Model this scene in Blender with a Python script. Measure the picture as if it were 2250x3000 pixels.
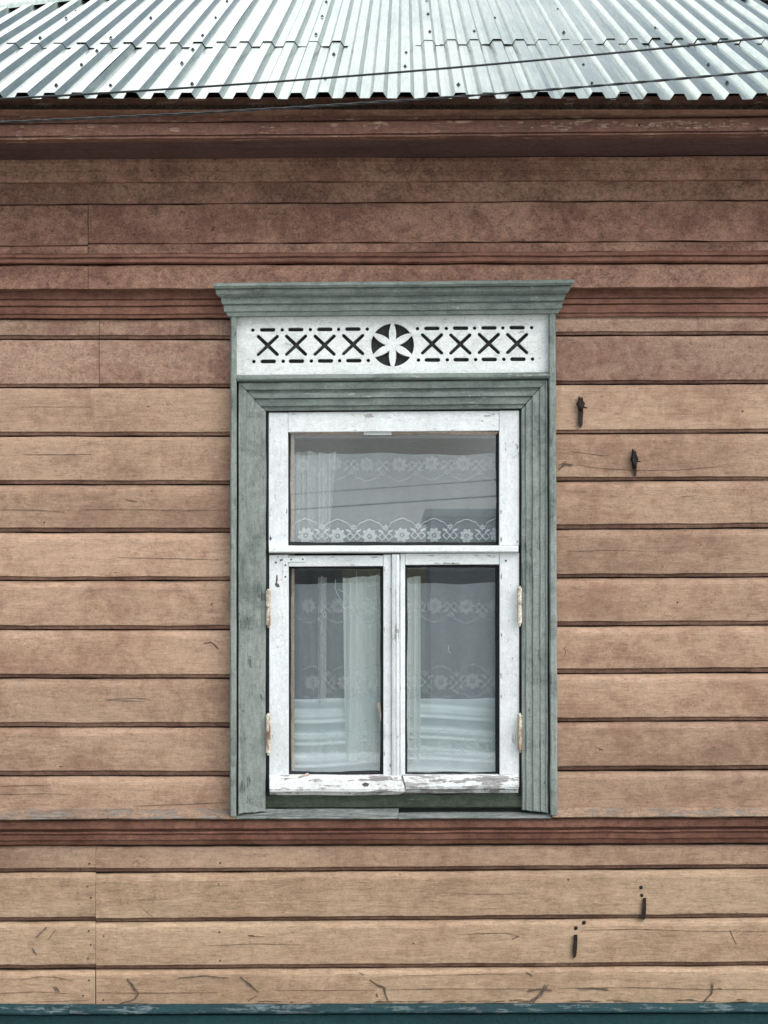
import bpy, bmesh, math, random
from mathutils import Vector, Matrix
from mathutils.geometry import tessellate_polygon

random.seed(7)
scene = bpy.context.scene
col = scene.collection
for o in list(bpy.data.objects):
    bpy.data.objects.remove(o)

# ------------------------------------------------------------------ camera
FPX, HX, HY = 4330.0, 1185.0, 1650.0      # focal length and principal point in photograph pixels
DIST = 5.4125                             # camera to the face of the wall, metres
CAMX, CAMZ = 0.075, 2.05
cam_data = bpy.data.cameras.new('camera')
cam = bpy.data.objects.new('camera', cam_data)
col.objects.link(cam)
cam.location = (CAMX, -DIST, CAMZ)
cam.rotation_euler = (math.radians(90), 0, 0)
cam_data.sensor_fit = 'AUTO'
cam_data.sensor_width = 36
cam_data.lens = 36 * FPX / 3000
cam_data.shift_x = -60 / 3000
cam_data.shift_y = 150 / 3000
cam_data.clip_end = 2000
scene.camera = cam

# ------------------------------------------------------------------ sky and sun (thin overcast, high sun in front of the facade, to the right)
CLOUD_SEED, CLOUD_COL = 38.34, (8.5, 8.8, 8.9, 1)
SUN_EL, SUN_AZ = 52.0, 128.0               # azimuth from +Y towards +X
world = bpy.data.worlds.new('World')
scene.world = world
world.use_nodes = True
wn = world.node_tree
wn.nodes.clear()
sky = wn.nodes.new('ShaderNodeTexSky')
sky.sky_type = 'NISHITA'
sky.sun_disc = False
sky.sun_elevation = math.radians(SUN_EL)
sky.sun_rotation = math.radians(SUN_AZ)
sky.air_density = 1.0
sky.dust_density = 4.0
sky.ozone_density = 1.0
hs = wn.nodes.new('ShaderNodeHueSaturation')
hs.inputs['Saturation'].default_value = 0.55
hs.inputs['Hue'].default_value = 0.465
hs.inputs['Value'].default_value = 0.85
tcw = wn.nodes.new('ShaderNodeTexCoord')
cn = wn.nodes.new('ShaderNodeTexNoise')            # broken cloud cover over the whole sky
cn.noise_dimensions = '4D'
cn.inputs['W'].default_value = CLOUD_SEED
cn.inputs['Scale'].default_value = 1.3
cn.inputs['Detail'].default_value = 5
cn.inputs['Roughness'].default_value = .5
cr_ = wn.nodes.new('ShaderNodeMapRange')
cr_.interpolation_type = 'SMOOTHSTEP'
cr_.inputs[1].default_value = .44
cr_.inputs[2].default_value = .58
cmix = wn.nodes.new('ShaderNodeMix')
cmix.data_type = 'RGBA'
cmix.inputs[7].default_value = CLOUD_COL
bg = wn.nodes.new('ShaderNodeBackground')
bg.inputs['Strength'].default_value = 0.13
wo = wn.nodes.new('ShaderNodeOutputWorld')
wn.links.new(tcw.outputs['Generated'], cn.inputs['Vector'])
wn.links.new(cn.outputs[0], cr_.inputs[0])
wn.links.new(cr_.outputs[0], cmix.inputs[0])
wn.links.new(sky.outputs[0], hs.inputs['Color'])
wn.links.new(hs.outputs[0], cmix.inputs[6])
wn.links.new(cmix.outputs[2], bg.inputs[0])
wn.links.new(bg.outputs[0], wo.inputs[0])

sun_data = bpy.data.lights.new('sun', 'SUN')
sun_data.energy = 1.5
sun_data.angle = math.radians(60)
sun_data.color = (1.0, 0.975, 0.94)
sun = bpy.data.objects.new('sun', sun_data)
col.objects.link(sun)
_sd = Vector((math.sin(math.radians(SUN_AZ)) * math.cos(math.radians(SUN_EL)),
              math.cos(math.radians(SUN_AZ)) * math.cos(math.radians(SUN_EL)),
              math.sin(math.radians(SUN_EL))))
sun.rotation_euler = _sd.to_track_quat('Z', 'Y').to_euler()
sun.location = (0, 0, 20)

scene.render.engine = 'CYCLES'
scene.cycles.transparent_max_bounces = 40      # glass, net and lace lie one behind another
scene.view_settings.view_transform = 'Standard'
scene.view_settings.look = 'None'
scene.view_settings.gamma = 1
scene.view_settings.use_curve_mapping = False
scene.view_settings.exposure = 0.95

# ------------------------------------------------------------------ helpers
def P(px, py, p=0.0):
    """World point at photograph pixel (px, py), standing p metres proud of the wall face."""
    d = DIST - p
    return Vector((CAMX + (px - HX) / FPX * d, -p, CAMZ + (HY - py) / FPX * d))

def wob(seed):
    r = random.Random(seed)
    w = [(r.uniform(.004, .03), r.uniform(0, 6.28), r.uniform(.3, 1)) for _ in range(5)]
    w += [(r.uniform(.05, .14), r.uniform(0, 6.28), r.uniform(.1, .35)) for _ in range(4)]
    return lambda x: sum(a * math.sin(f * x + q) for f, q, a in w) / 1.8

def tag(o, label=None, cat=None, group=None, kind=None):
    if label: o['label'] = label
    if cat: o['category'] = cat
    if group: o['group'] = group
    if kind: o['kind'] = kind
    return o

def empty(name, loc):
    o = bpy.data.objects.new(name, None)
    o.empty_display_size = .2
    o.location = loc
    col.objects.link(o)
    return o

def wloc(o):
    v = Vector(o.location)
    while o.parent:
        o = o.parent
        v += Vector(o.location)
    return v

def link(name, me, mat=None, parent=None, loc=None, smooth=False):
    """loc=None: mesh holds world coordinates and is moved so the origin lies at its bounds centre."""
    o = bpy.data.objects.new(name, me)
    col.objects.link(o)
    if mat and not me.materials:
        me.materials.append(mat)
    if loc is None:
        c = sum((v.co for v in me.vertices), Vector()) / max(1, len(me.vertices))
        me.transform(Matrix.Translation(-c))
        loc = c
    loc = Vector(loc)
    if parent:
        o.parent = parent
        loc = loc - wloc(parent)
    o.location = loc
    if smooth:
        for f in me.polygons: f.use_smooth = True
    return o

def mesh_from(name, verts, faces):
    me = bpy.data.meshes.new(name)
    me.from_pydata([tuple(v) for v in verts], [], faces)
    bm = bmesh.new(); bm.from_mesh(me)
    bmesh.ops.recalc_face_normals(bm, faces=bm.faces)
    bm.to_mesh(me); bm.free()
    return me

def bm_mesh(name, bm):
    bmesh.ops.recalc_face_normals(bm, faces=bm.faces)
    me = bpy.data.meshes.new(name); bm.to_mesh(me); bm.free()
    return me

def columns(x0, x1, step=28):
    xs = [x0]
    x = x0
    while x < x1 - 1:
        s = step if -60 < x < 2310 else 260
        if x < -60 and x + s > -60: x = -59.0
        else: x += s
        if x > x1 - s * .4: x = x1
        xs.append(min(x, x1))
    return xs

_seed = [0]
def band(name, prof, x0, x1, mat, parent, back=-.03, jit=1.0, dj=.0006, step=28, xends=None, groove=None):
    """Horizontal board or moulding: prof = [(y at px 0, y at px 2250, proud), ...] from top to bottom."""
    _seed[0] += 1
    xs = columns(x0, x1, step)
    n = len(prof)
    fs = [wob(_seed[0] * 100 + i) for i in range(n)]
    common = wob(_seed[0] * 100 + 77)
    verts, faces = [], []
    for x in xs:
        u = (x - x0) / (x1 - x0)
        ring = []
        for i, (yl, yr, p) in enumerate(prof):
            xx = x
            if xends:
                a, b = xends[i]
                xx = a + (b - a) * u
            y = yl + (yr - yl) * xx / 2250 + jit * (.7 * common(xx) + .5 * fs[i](xx * 1.7))
            ring.append(P(xx, y, p + dj * fs[i](xx * .8 + 50)))
        top = ring[0].copy(); top.y = -back
        bot = ring[-1].copy(); bot.y = -back
        verts += [top] + ring + [bot]
    m = n + 2
    for c in range(len(xs) - 1):
        for i in range(m):
            j = (i + 1) % m
            faces.append((c * m + i, (c + 1) * m + i, (c + 1) * m + j, c * m + j))
    faces.append(tuple(range(m)))
    faces.append(tuple(reversed(range((len(xs) - 1) * m, len(xs) * m))))
    me = mesh_from(name, verts, faces)
    if groove:
        me.materials.append(mat); me.materials.append(groove)
        for f, poly in enumerate(me.polygons):
            if f < (len(xs) - 1) * m and f % m >= n - 5 and f % m <= n: poly.material_index = 1
    return link(name, me, mat, parent)

def vband(name, prof, y0, y1, mat, parent, back=-.03, jit=.6, dj=.0005, step=40, bottom=None):
    """Vertical board: prof = [(x at y0, x at y1, proud), ...] from left to right."""
    _seed[0] += 1
    n = len(prof)
    k = max(2, int((y1 - y0) / step))
    fs = [wob(_seed[0] * 100 + i) for i in range(n)]
    verts, faces = [], []
    for c in range(k + 1):
        u = c / k
        ring = []
        for i, (xa, xb, p) in enumerate(prof):
            y = y0 + (y1 - y0) * u
            if bottom and c == k: y = y1 + bottom[i]
            x = xa + (xb - xa) * u + jit * fs[i](y * 1.3)
            ring.append(P(x, y, p + dj * fs[i](y + 50)))
        a = ring[0].copy(); a.y = -back
        b = ring[-1].copy(); b.y = -back
        verts += [a] + ring + [b]
    m = n + 2
    for c in range(k):
        for i in range(m):
            j = (i + 1) % m
            faces.append((c * m + i, (c + 1) * m + i, (c + 1) * m + j, c * m + j))
    faces.append(tuple(range(m)))
    faces.append(tuple(reversed(range(k * m, (k + 1) * m))))
    return link(name, mesh_from(name, verts, faces), mat, parent)

def box_bm(x0, x1, y0, y1, z0, z1, bev=0.0):
    bm = bmesh.new()
    bmesh.ops.create_cube(bm, size=1)
    for v in bm.verts:
        v.co = Vector((x0 + (v.co.x + .5) * (x1 - x0), y0 + (v.co.y + .5) * (y1 - y0), z0 + (v.co.z + .5) * (z1 - z0)))
    if bev:
        bmesh.ops.bevel(bm, geom=list(bm.edges), offset=bev, segments=1, affect='EDGES')
    return bm

def box(name, x0, x1, y0, y1, z0, z1, mat, parent=None, bev=0.0):
    return link(name, bm_mesh(name, box_bm(x0, x1, y0, y1, z0, z1, bev)), mat, parent)

def boxpx(name, xa, xb, ya, yb, p0, p1, mat, parent=None, bev=0.0, skew=(0, 0, 0, 0)):
    """Box whose front face (p0 proud) spans photograph pixels; extruded straight back to p1. skew: y of TL, TR, BL, BR."""
    c = [P(xa, ya + skew[0], p0), P(xb, ya + skew[1], p0), P(xb, yb + skew[3], p0), P(xa, yb + skew[2], p0)]
    bm = bmesh.new()
    f = [bm.verts.new(v) for v in c]
    b = [bm.verts.new((v.x, -p1, v.z)) for v in c]
    bm.faces.new(f); bm.faces.new(b[::-1])
    for i in range(4):
        j = (i + 1) % 4
        bm.faces.new((f[i], b[i], b[j], f[j]))
    if bev:
        bmesh.ops.bevel(bm, geom=list(bm.edges), offset=bev, segments=1, affect='EDGES')
    return link(name, bm_mesh(name, bm), mat, parent)

def tube(name, pts, r, mat, parent=None, sides=8, radii=None):
    verts, faces = [], []
    n = len(pts)
    for i, p in enumerate(pts):
        t = (pts[min(i + 1, n - 1)] - pts[max(i - 1, 0)]).normalized()
        a = t.cross(Vector((0, 1, .37))).normalized()
        b = t.cross(a)
        rr = radii[i] if radii else r
        for k in range(sides):
            q = 2 * math.pi * k / sides
            verts.append(p + (a * math.cos(q) + b * math.sin(q)) * rr)
    for i in range(n - 1):
        for k in range(sides):
            l = (k + 1) % sides
            faces.append((i * sides + k, i * sides + l, (i + 1) * sides + l, (i + 1) * sides + k))
    faces.append(tuple(range(sides))); faces.append(tuple(range((n - 1) * sides, n * sides)))
    me = mesh_from(name, verts, faces)
    return link(name, me, mat, parent, smooth=True)

def sliver(name, pts, mat, parent, p=.0012, thick=.0012):
    """Small flat-topped raised or stained patch with an outline in photograph pixels and real thickness."""
    bm = bmesh.new()
    f = [bm.verts.new(P(x, y, p)) for x, y in pts]
    b = [bm.verts.new(P(x, y, p - thick)) for x, y in pts]
    n = len(pts)
    for tri in tessellate_polygon([[Vector((x, y, 0)) for x, y in pts]]):
        bm.faces.new([f[i] for i in tri]); bm.faces.new([b[i] for i in tri[::-1]])
    for i in range(n):
        j = (i + 1) % n
        bm.faces.new((f[i], b[i], b[j], f[j]))
    return link(name, bm_mesh(name, bm), mat, parent)

def streak(line, w, seed):
    """Outline of a thin ragged crack along a pixel polyline."""
    r = random.Random(seed)
    pts = []
    for (xa, ya), (xb, yb) in zip(line, line[1:]):
        k = max(2, int(math.hypot(xb - xa, yb - ya) / 14))
        for i in range(k):
            u = i / k
            pts.append((xa + (xb - xa) * u, ya + (yb - ya) * u))
    pts.append(line[-1])
    up, dn = [], []
    n = len(pts)
    for i, (x, y) in enumerate(pts):
        e = math.sin(math.pi * (i + .15) / (n - .7)) ** .4
        j = r.uniform(-1.1, 1.1)
        ww = max(.25, w * e * r.uniform(.3, 1.1))
        dx, dy = pts[min(i + 1, n - 1)][0] - pts[max(i - 1, 0)][0], pts[min(i + 1, n - 1)][1] - pts[max(i - 1, 0)][1]
        l = math.hypot(dx, dy) or 1
        nx, ny = -dy / l, dx / l
        up.append((x - nx * (ww - j) / 2, y - ny * (ww - j) / 2))
        dn.append((x + nx * (ww + j) / 2, y + ny * (ww + j) / 2))
    return up + dn[::-1]

# ------------------------------------------------------------------ materials
class NT:
    def __init__(self, name):
        self.m = bpy.data.materials.new(name)
        self.m.use_nodes = True
        self.t = self.m.node_tree
        self.t.nodes.clear()
        self.out = self.t.nodes.new('ShaderNodeOutputMaterial')
    def n(self, typ, props=None, **ins):
        nd = self.t.nodes.new('ShaderNode' + typ)
        for k, v in (props or {}).items(): setattr(nd, k, v)
        for k, v in ins.items():
            key = int(k[1:]) if k[0] == '_' and k[1:].isdigit() else k.replace('_', ' ')
            s = nd.inputs[key]
            if isinstance(v, bpy.types.NodeSocket): self.t.links.new(v, s)
            else: s.default_value = v
        return nd
    def math(self, op, a, b=0.0, c=0.0, clamp=False):
        return self.n('Math', {'operation': op, 'use_clamp': clamp}, _0=a, _1=b, _2=c).outputs[0]
    def noise(self, vec, scale, detail=4, rough=.55, dist=0.0):
        return self.n('TexNoise', Vector=vec, Scale=scale, Detail=detail, Roughness=rough, Distortion=dist).outputs[0]
    def ramp(self, x, a, b, lo=0.0, hi=1.0):
        return self.n('MapRange', {'clamp': True, 'interpolation_type': 'SMOOTHSTEP'}, _0=x, _1=a, _2=b, _3=lo, _4=hi).outputs[0]
    def mix(self, f, a, b, mode='MIX'):
        nd = self.t.nodes.new('ShaderNodeMix'); nd.data_type = 'RGBA'; nd.blend_type = mode
        for k, v in ((0, f), (6, a), (7, b)):
            s = nd.inputs[k]
            if isinstance(v, bpy.types.NodeSocket): self.t.links.new(v, s)
            else: s.default_value = v if k == 0 else (*v, 1.0)[:4]
        return nd.outputs[2]
    def pos(self, amount=40.0):
        g = self.n('NewGeometry').outputs['Position']
        r = self.n('ObjectInfo').outputs['Random']
        off = self.math('MULTIPLY', r, amount)
        cx = self.n('CombineXYZ', X=off, Y=off, Z=off).outputs[0]
        return self.n('VectorMath', {'operation': 'ADD'}, _0=g, _1=cx).outputs[0], r
    def scale(self, vec, s):
        return self.n('VectorMath', {'operation': 'MULTIPLY'}, _0=vec, _1=s).outputs[0]
    def done(self, color, rough=.7, bump=None, bs=.3, bd=.002, metallic=0.0, spec=.3):
        b = self.n('BsdfPrincipled', Base_Color=color if isinstance(color, bpy.types.NodeSocket) else (*color, 1),
                   Roughness=rough, Metallic=metallic, Specular_IOR_Level=spec)
        if bump is not None:
            bp = self.n('Bump', Strength=bs, Distance=bd, Height=bump)
            self.t.links.new(bp.outputs[0], b.inputs['Normal'])
        self.t.links.new(b.outputs[0], self.out.inputs['Surface'])
        return self.m

def painted_wood(name, base, alt, red, red_amt=.5, speck=.3, crack=.6, wear=None, wear_amt=0.0, vertical=False, rough=.75, spec=.25, tint=.12, grain=.5):
    t = NT(name)
    v, rnd = t.pos()
    L, S = (.35, 1.0)
    st = (1.0, 1.0, .12) if vertical else (.12, 1.0, 1.0)       # stretched along the grain
    vg = t.scale(v, st)
    big = t.noise(t.scale(v, (.5, 1, 1) if not vertical else (1, 1, .5)), 3.2, 5, .6, .3)
    blot = t.noise(v, 11.0, 8, .74, .5)
    fine = t.noise(v, 150.0, 3, .6)
    mid = t.noise(v, 46.0, 4, .65)
    gr = t.noise(vg, 70.0, 5, .65, .6)
    gr2 = t.noise(vg, 190.0, 3, .6, .2)
    c = t.mix(t.ramp(big, .35, .65), base, alt)
    rm = t.math('MULTIPLY', t.ramp(t.math('ADD', t.math('MULTIPLY', big, .45), t.math('MULTIPLY', blot, .65)), .50, .66), red_amt)
    c = t.mix(rm, c, red)
    # paint texture and grain
    smudge = t.noise(t.scale(v, (.8, 1, 1.1) if not vertical else (1, 1, .6)), 7.0, 5, .7, .8)
    drip = t.noise(t.scale(v, (1, 1, .10)), 34.0, 3, .6)
    k = t.math('ADD', t.math('MULTIPLY', t.math('SUBTRACT', fine, .5), speck * 3.8), t.math('MULTIPLY', t.math('SUBTRACT', mid, .5), speck * 3.0))
    k = t.math('ADD', k, t.math('MULTIPLY', t.math('SUBTRACT', smudge, .5), speck * 1.5))
    k = t.math('ADD', k, t.math('MULTIPLY', t.math('SUBTRACT', drip, .5), speck * .25))
    k = t.math('ADD', k, t.math('MULTIPLY', t.math('SUBTRACT', gr, .5), grain))
    k = t.math('ADD', k, t.math('MULTIPLY', t.math('SUBTRACT', gr2, .5), grain * 1.1))
    pit = t.noise(t.scale(v, (.45, 1, 1) if not vertical else (1, 1, .45)), 210.0, 2, .5)
    k = t.math('SUBTRACT', k, t.math('MULTIPLY', t.ramp(pit, .55, .72), speck * .9))
    tone = t.math('ADD', 1.0, k)
    tone = t.math('MULTIPLY', tone, t.math('ADD', 1.0 - tint / 2, t.math('MULTIPLY', rnd, tint)))
    tc = t.n('CombineXYZ', X=tone, Y=tone, Z=tone).outputs[0]
    c = t.mix(1.0, c, tc, 'MULTIPLY') if False else t.n('VectorMath', {'operation': 'MULTIPLY'}, _0=c, _1=tc).outputs[0]
    # hairline cracks along the grain, in patches
    cr = t.math('MULTIPLY', t.ramp(gr2, .63, .70), t.ramp(mid, .47, .60))
    cr = t.math('MULTIPLY', t.math('MULTIPLY', cr, t.ramp(blot, .42, .58)), crack)
    c = t.mix(cr, c, tuple(x * .28 for x in red))
    # crescent-shaped lifted paint edges, in patches
    cu_ = t.noise(t.scale(v, (.55, 1, 1) if not vertical else (1, 1, .55)), 30.0, 3, .55, 1.6)
    cl_ = t.math('SUBTRACT', 1.0, t.ramp(t.math('ABSOLUTE', t.math('SUBTRACT', cu_, .5)), .004, .022))
    cl_ = t.math('MULTIPLY', t.math('MULTIPLY', cl_, t.ramp(smudge, .53, .66)), .5 * crack)
    c = t.mix(cl_, c, tuple(x * .45 for x in red))
    # dark pin specks
    vo = t.noise(v, 62.0, 2, .5)
    sp = t.math('MULTIPLY', t.ramp(vo, .70, .76), .55 * speck / .3)
    c = t.mix(sp, c, tuple(x * .3 for x in red))
    hgt = t.math('ADD', t.math('MULTIPLY', fine, .35), t.math('ADD', t.math('MULTIPLY', gr, .6), t.math('MULTIPLY', cr, -.8)))
    if wear:
        wv = t.math('ADD', t.math('MULTIPLY', gr, .6), t.math('MULTIPLY', blot, .55))
        wm = t.ramp(wv, .70 - .3 * wear_amt, .74 - .3 * wear_amt)
        wood = t.mix(t.ramp(gr2, .3, .7), tuple(x * .65 for x in wear), tuple(x * 1.25 for x in wear))
        c = t.mix(wm, c, wood)
        hgt = t.math('ADD', hgt, t.math('MULTIPLY', wm, -.7))
    return t.done(c, rough, hgt, .6, .0026, 0, spec)

TAN, TAN2, RED = (.375, .257, .180), (.33, .22, .152), (.185, .098, .068)
M_plank = painted_wood('tan_plank_paint', TAN, TAN2, RED, .50, .17, .9, tint=.26, grain=.62)
M_plank_low = painted_wood('yellow_tan_plank_paint', (.39, .28, .19), (.355, .248, .165), (.21, .125, .08), .40, .15, 1.0, tint=.10, grain=.8)
M_plank_up = painted_wood('rusty_tan_plank_paint', (.315, .21, .152), (.27, .172, .124), (.175, .085, .064), .68, .30, .5, tint=.16, grain=.4)
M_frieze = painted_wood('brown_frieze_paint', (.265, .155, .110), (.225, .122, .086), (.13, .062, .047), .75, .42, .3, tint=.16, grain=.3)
M_soffit = painted_wood('shade_darkened_soffit_paint', (.105, .06, .056), (.09, .052, .05), (.06, .034, .033), .6, .3, .3, tint=.1, grain=.5)  # maroon paint, darkened further to carry the shade under the eave
M_mould = painted_wood('red_brown_moulding_paint', (.225, .112, .078), (.175, .082, .057), (.10, .042, .031), .65, .26, .4, tint=.08, grain=.6)
M_groove = painted_wood('dark_red_groove_paint', (.27, .165, .12), (.20, .115, .085), (.11, .055, .042), .6, .35, .4, tint=.25, grain=.8)
M_fascia = painted_wood('red_brown_fascia_paint', (.185, .095, .07), (.15, .074, .056), (.095, .044, .035), .6, .32, .3, wear=(.30, .20, .145), wear_amt=.26, tint=.05, grain=.4)
M_flake = painted_wood('bare_flaked_wood', (.30, .20, .145), (.25, .165, .12), (.16, .09, .065), .5, .4, .5)
M_ledge = painted_wood('weathered_ledge_wood', (.30, .205, .145), (.25, .18, .13), (.14, .10, .08), .7, .35, .9, wear=(.20, .182, .16), wear_amt=.36, grain=.6)
M_ledge_green = painted_wood('weathered_sill_wood', (.14, .165, .155), (.12, .14, .135), (.06, .07, .065), .6, .3, .8, wear=(.18, .195, .19), wear_amt=.5, grain=.6)
GR, GR2, GRD = (.18, .215, .197), (.155, .19, .174), (.08, .105, .097)
M_green_h = painted_wood('grey_green_trim_paint', (.208, .243, .224), (.178, .212, .196), GRD, .55, .2, .75, wear=(.30, .33, .31), wear_amt=.12, grain=.45, tint=.06)
M_green_v = painted_wood('grey_green_casing_paint', (.232, .266, .248), (.20, .233, .218), GRD, .6, .2, .75, wear=(.10, .125, .12), wear_amt=.12, vertical=True, grain=.55, tint=.05)
M_apron = painted_wood('dark_mossy_green_paint', (.058, .075, .06), (.045, .062, .042), (.022, .03, .02), .5, .3, .7, wear=(.11, .135, .12), wear_amt=.08, grain=.8)
WH, WH2 = (.67, .715, .735), (.635, .68, .70)
M_white = painted_wood('white_sash_paint', WH, WH2, (.44, .455, .45), .30, .11, 1.2, vertical=True, rough=.5, spec=.4, tint=.05, grain=.22, wear=(.30, .30, .29), wear_amt=.03)
M_white_h = painted_wood('white_rail_paint', (.675, .705, .70), WH2, (.44, .45, .43), .30, .11, 1.2, wear=(.30, .30, .29), wear_amt=.06, rough=.5, spec=.4, tint=.05, grain=.22)
M_white_panel = painted_wood('white_carved_panel_paint', (.71, .75, .745), (.67, .715, .71), (.42, .45, .44), .4, .14, .8, rough=.6, tint=.0, grain=.25, wear=(.36, .37, .35), wear_amt=.03)
M_white_chip = painted_wood('flaking_white_paint', (.66, .68, .67), WH2, (.36, .36, .36), .3, .15, .9, wear=(.26, .25, .25), wear_amt=.30, rough=.6, grain=.2)
M_white_chip2 = painted_wood('badly_flaking_white_paint', (.66, .68, .67), WH2, (.36, .36, .36), .3, .15, .9, wear=(.29, .285, .285), wear_amt=.47, rough=.65, grain=.2)
M_teal = painted_wood('teal_plinth_paint', (.010, .046, .052), (.009, .038, .044), (.008, .032, .04), .5, .3, .4, tint=.05, grain=.35)
M_teal_ledge = painted_wood('worn_teal_ledge_paint', (.010, .04, .047), (.009, .033, .04), (.009, .022, .026), .4, .3, .4, wear=(.08, .115, .125), wear_amt=.36, grain=.5)
M_dark_wood = painted_wood('dark_backing_wood', (.035, .03, .028), (.028, .024, .022), (.018, .015, .014), .5, .3, .3)
M_beige = painted_wood('beige_inner_frame_paint', (.36, .315, .27), (.32, .28, .245), (.16, .13, .11), .5, .25, .4, vertical=True)
M_putty_gap = painted_wood('old_putty_and_gap_shade', (.014, .016, .019), (.011, .013, .015), (.012, .012, .012), .5, .5, .3)  # near-black for old putty, and for the shade in open gaps
M_rawpine = painted_wood('pale_raw_wood', (.42, .355, .30), (.36, .30, .26), (.2, .155, .125), .3, .2, .4)
M_bare = painted_wood('bare_grey_sash_wood', (.34, .34, .325), (.27, .27, .26), (.18, .17, .16), .5, .4, .5)
M_knot = painted_wood('grey_knot_wood', (.11, .085, .068), (.14, .12, .105), (.06, .04, .03), .5, .5, .8)
M_crack = painted_wood('dark_crack_wood', (.15, .092, .06), (.11, .067, .045), (.05, .03, .02), .5, .4, .4)
M_rust = painted_wood('dark_rusted_iron', (.012, .011, .011), (.018, .014, .012), (.03, .015, .009), .6, .5, .3, rough=.65)
M_hinge = painted_wood('cream_hinge_paint', (.56, .52, .43), (.48, .44, .36), (.26, .17, .11), .7, .5, .8, vertical=True, wear=(.24, .15, .095), wear_amt=.34)
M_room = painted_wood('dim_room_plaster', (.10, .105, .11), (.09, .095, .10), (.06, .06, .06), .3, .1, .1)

def galvanised(name, patina=0.0):
    t = NT(name)
    v, rnd = t.pos(30)
    big = t.noise(t.scale(v, (1, .5, .5)), 2.2, 4, .6)
    sp = t.noise(t.scale(v, (1, .25, .25)), 55, 4, .6)
    streak_ = t.noise(t.scale(v, (1, .06, .06)), 90, 4, .7)
    f = t.math('ADD', t.math('MULTIPLY', big, .4), t.math('MULTIPLY', streak_, .5))
    c = t.mix(t.ramp(f, .30, .56), (.215, .272, .255), (.395, .437, .40))
    tone = t.math('ADD', .93, t.math('MULTIPLY', rnd, .12))
    tc = t.n('CombineXYZ', X=tone, Y=tone, Z=tone).outputs[0]
    c = t.n('VectorMath', {'operation': 'MULTIPLY'}, _0=c, _1=tc).outputs[0]
    ro = t.math('ADD', .13, t.math('ADD', t.math('MULTIPLY', sp, .12), t.math('MULTIPLY', rnd, .08)))
    h = t.math('ADD', t.math('MULTIPLY', big, 2.0), t.math('MULTIPLY', sp, .06))
    return t.done(c, ro, h, .22, .006, 1.0, .5)
M_zinc = galvanised('galvanised_sheet')
M_screw = NT('dark_screw_rubber').done((.03, .04, .045), .5)
M_wire = NT('black_cable_sheath').done((.016, .018, .02), .38)

def glass_mat():
    t = NT('old_window_glass')
    v, _ = t.pos(20)
    fc = t.n('LayerWeight', Blend=.5).outputs['Facing']
    fr = t.math('ADD', .078, t.math('MULTIPLY', t.math('POWER', fc, 8.0), .9))
    tr = t.n('BsdfTransparent', Color=(.99, 1, .997, 1))
    gl = t.n('BsdfGlossy', Color=(.97, .99, 1, 1), Roughness=.012)
    mx = t.n('MixShader', _0=fr, _1=tr.outputs[0], _2=gl.outputs[0])
    t.t.links.new(mx.outputs[0], t.out.inputs['Surface'])
    return t.m
M_glass = glass_mat()

def fabric(name, color, opacity, weave=0.0, transl=.3):
    t = NT(name)
    v, _ = t.pos(10)
    d = t.n('BsdfDiffuse', Color=(*color, 1)).outputs[0]
    tl = t.n('BsdfTranslucent', Color=(*color, 1)).outputs[0]
    cl = t.n('MixShader', _0=transl, _1=d, _2=tl).outputs[0]
    tr = t.n('BsdfTransparent').outputs[0]
    op = opacity
    if weave:
        nz = t.noise(t.scale(v, (1, 1, .25)), 60, 3, .6)
        op = t.math('ADD', opacity - weave / 2, t.math('MULTIPLY', nz, weave))
    mx = t.n('MixShader', _0=op, _1=tr, _2=cl)
    t.t.links.new(mx.outputs[0], t.out.inputs['Surface'])
    return t.m
M_net = fabric('white_net_tulle', (.54, .62, .66), .27, .10, .05)
M_lace = fabric('white_lace_thread', (.66, .71, .73), .32, 0, .0)
M_lace_faint = fabric('faint_lace_thread', (.62, .66, .68), .24, 0, .0)
M_lace_ghost = fabric('worn_lace_thread', (.62, .66, .68), .095, 0, .0)
M_drape = fabric('cream_drape_cloth', (.64, .71, .70), .70, .12, .06)
M_sheer = fabric('thin_cream_cloth', (.52, .57, .55), .38, .14, .06)
M_cloth = fabric('white_cotton_cloth', (.48, .555, .575), .99, 0, .05)
M_web = fabric('grey_cobweb_threads', (.85, .9, .9), .5)

def soil(name, a, b, s):
    t = NT(name)
    v, _ = t.pos(0)
    n1, n2 = t.noise(v, s, 6, .65), t.noise(v, s * 30, 4, .6)
    return t.done(t.mix(t.ramp(t.math('ADD', t.math('MULTIPLY', n1, .7), t.math('MULTIPLY', n2, .3)), .35, .65), a, b), .9, n2, .5, .01)
M_ground = soil('dry_grass_and_earth', (.06, .07, .035), (.10, .09, .06), .6)
M_road = soil('pale_gravel_road', (.40, .40, .39), (.47, .465, .45), 1.2)

# ------------------------------------------------------------------ ground
def sheet(name, x0, x1, y0, y1, z, mat):
    me = mesh_from(name, [(x0, y0, z), (x1, y0, z), (x1, y1, z), (x0, y1, z)], [(0, 1, 2, 3)])
    return tag(link(name, me, mat), kind='structure')
sheet('ground', -600, 600, -600, 600, 0, M_ground)
sheet('road', -600, 600, -10.5, -2.2, .004, M_road)

# ------------------------------------------------------------------ the house
XL, XR = -3.94, 4.24            # eave corners of the hip roof
EAVE_P = .38
TH = math.atan(.5317)
CT, ST = math.cos(TH), math.sin(TH)
ZE = CAMZ + (HY - 290) / FPX * (DIST - EAVE_P)
WXL, WXR = XL + .40, XR - .40   # wall corners
HALF = (XR - XL) / 2
house = empty('wooden_house', ((WXL + WXR) / 2, 0, 0))
tag(house, 'old brown plank house with a galvanised corrugated roof and one green trimmed window', 'house')

PX0, PX1 = 1125 + WXL * 800, 1125 + WXR * 800     # ends of the facade in photograph pixels

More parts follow.
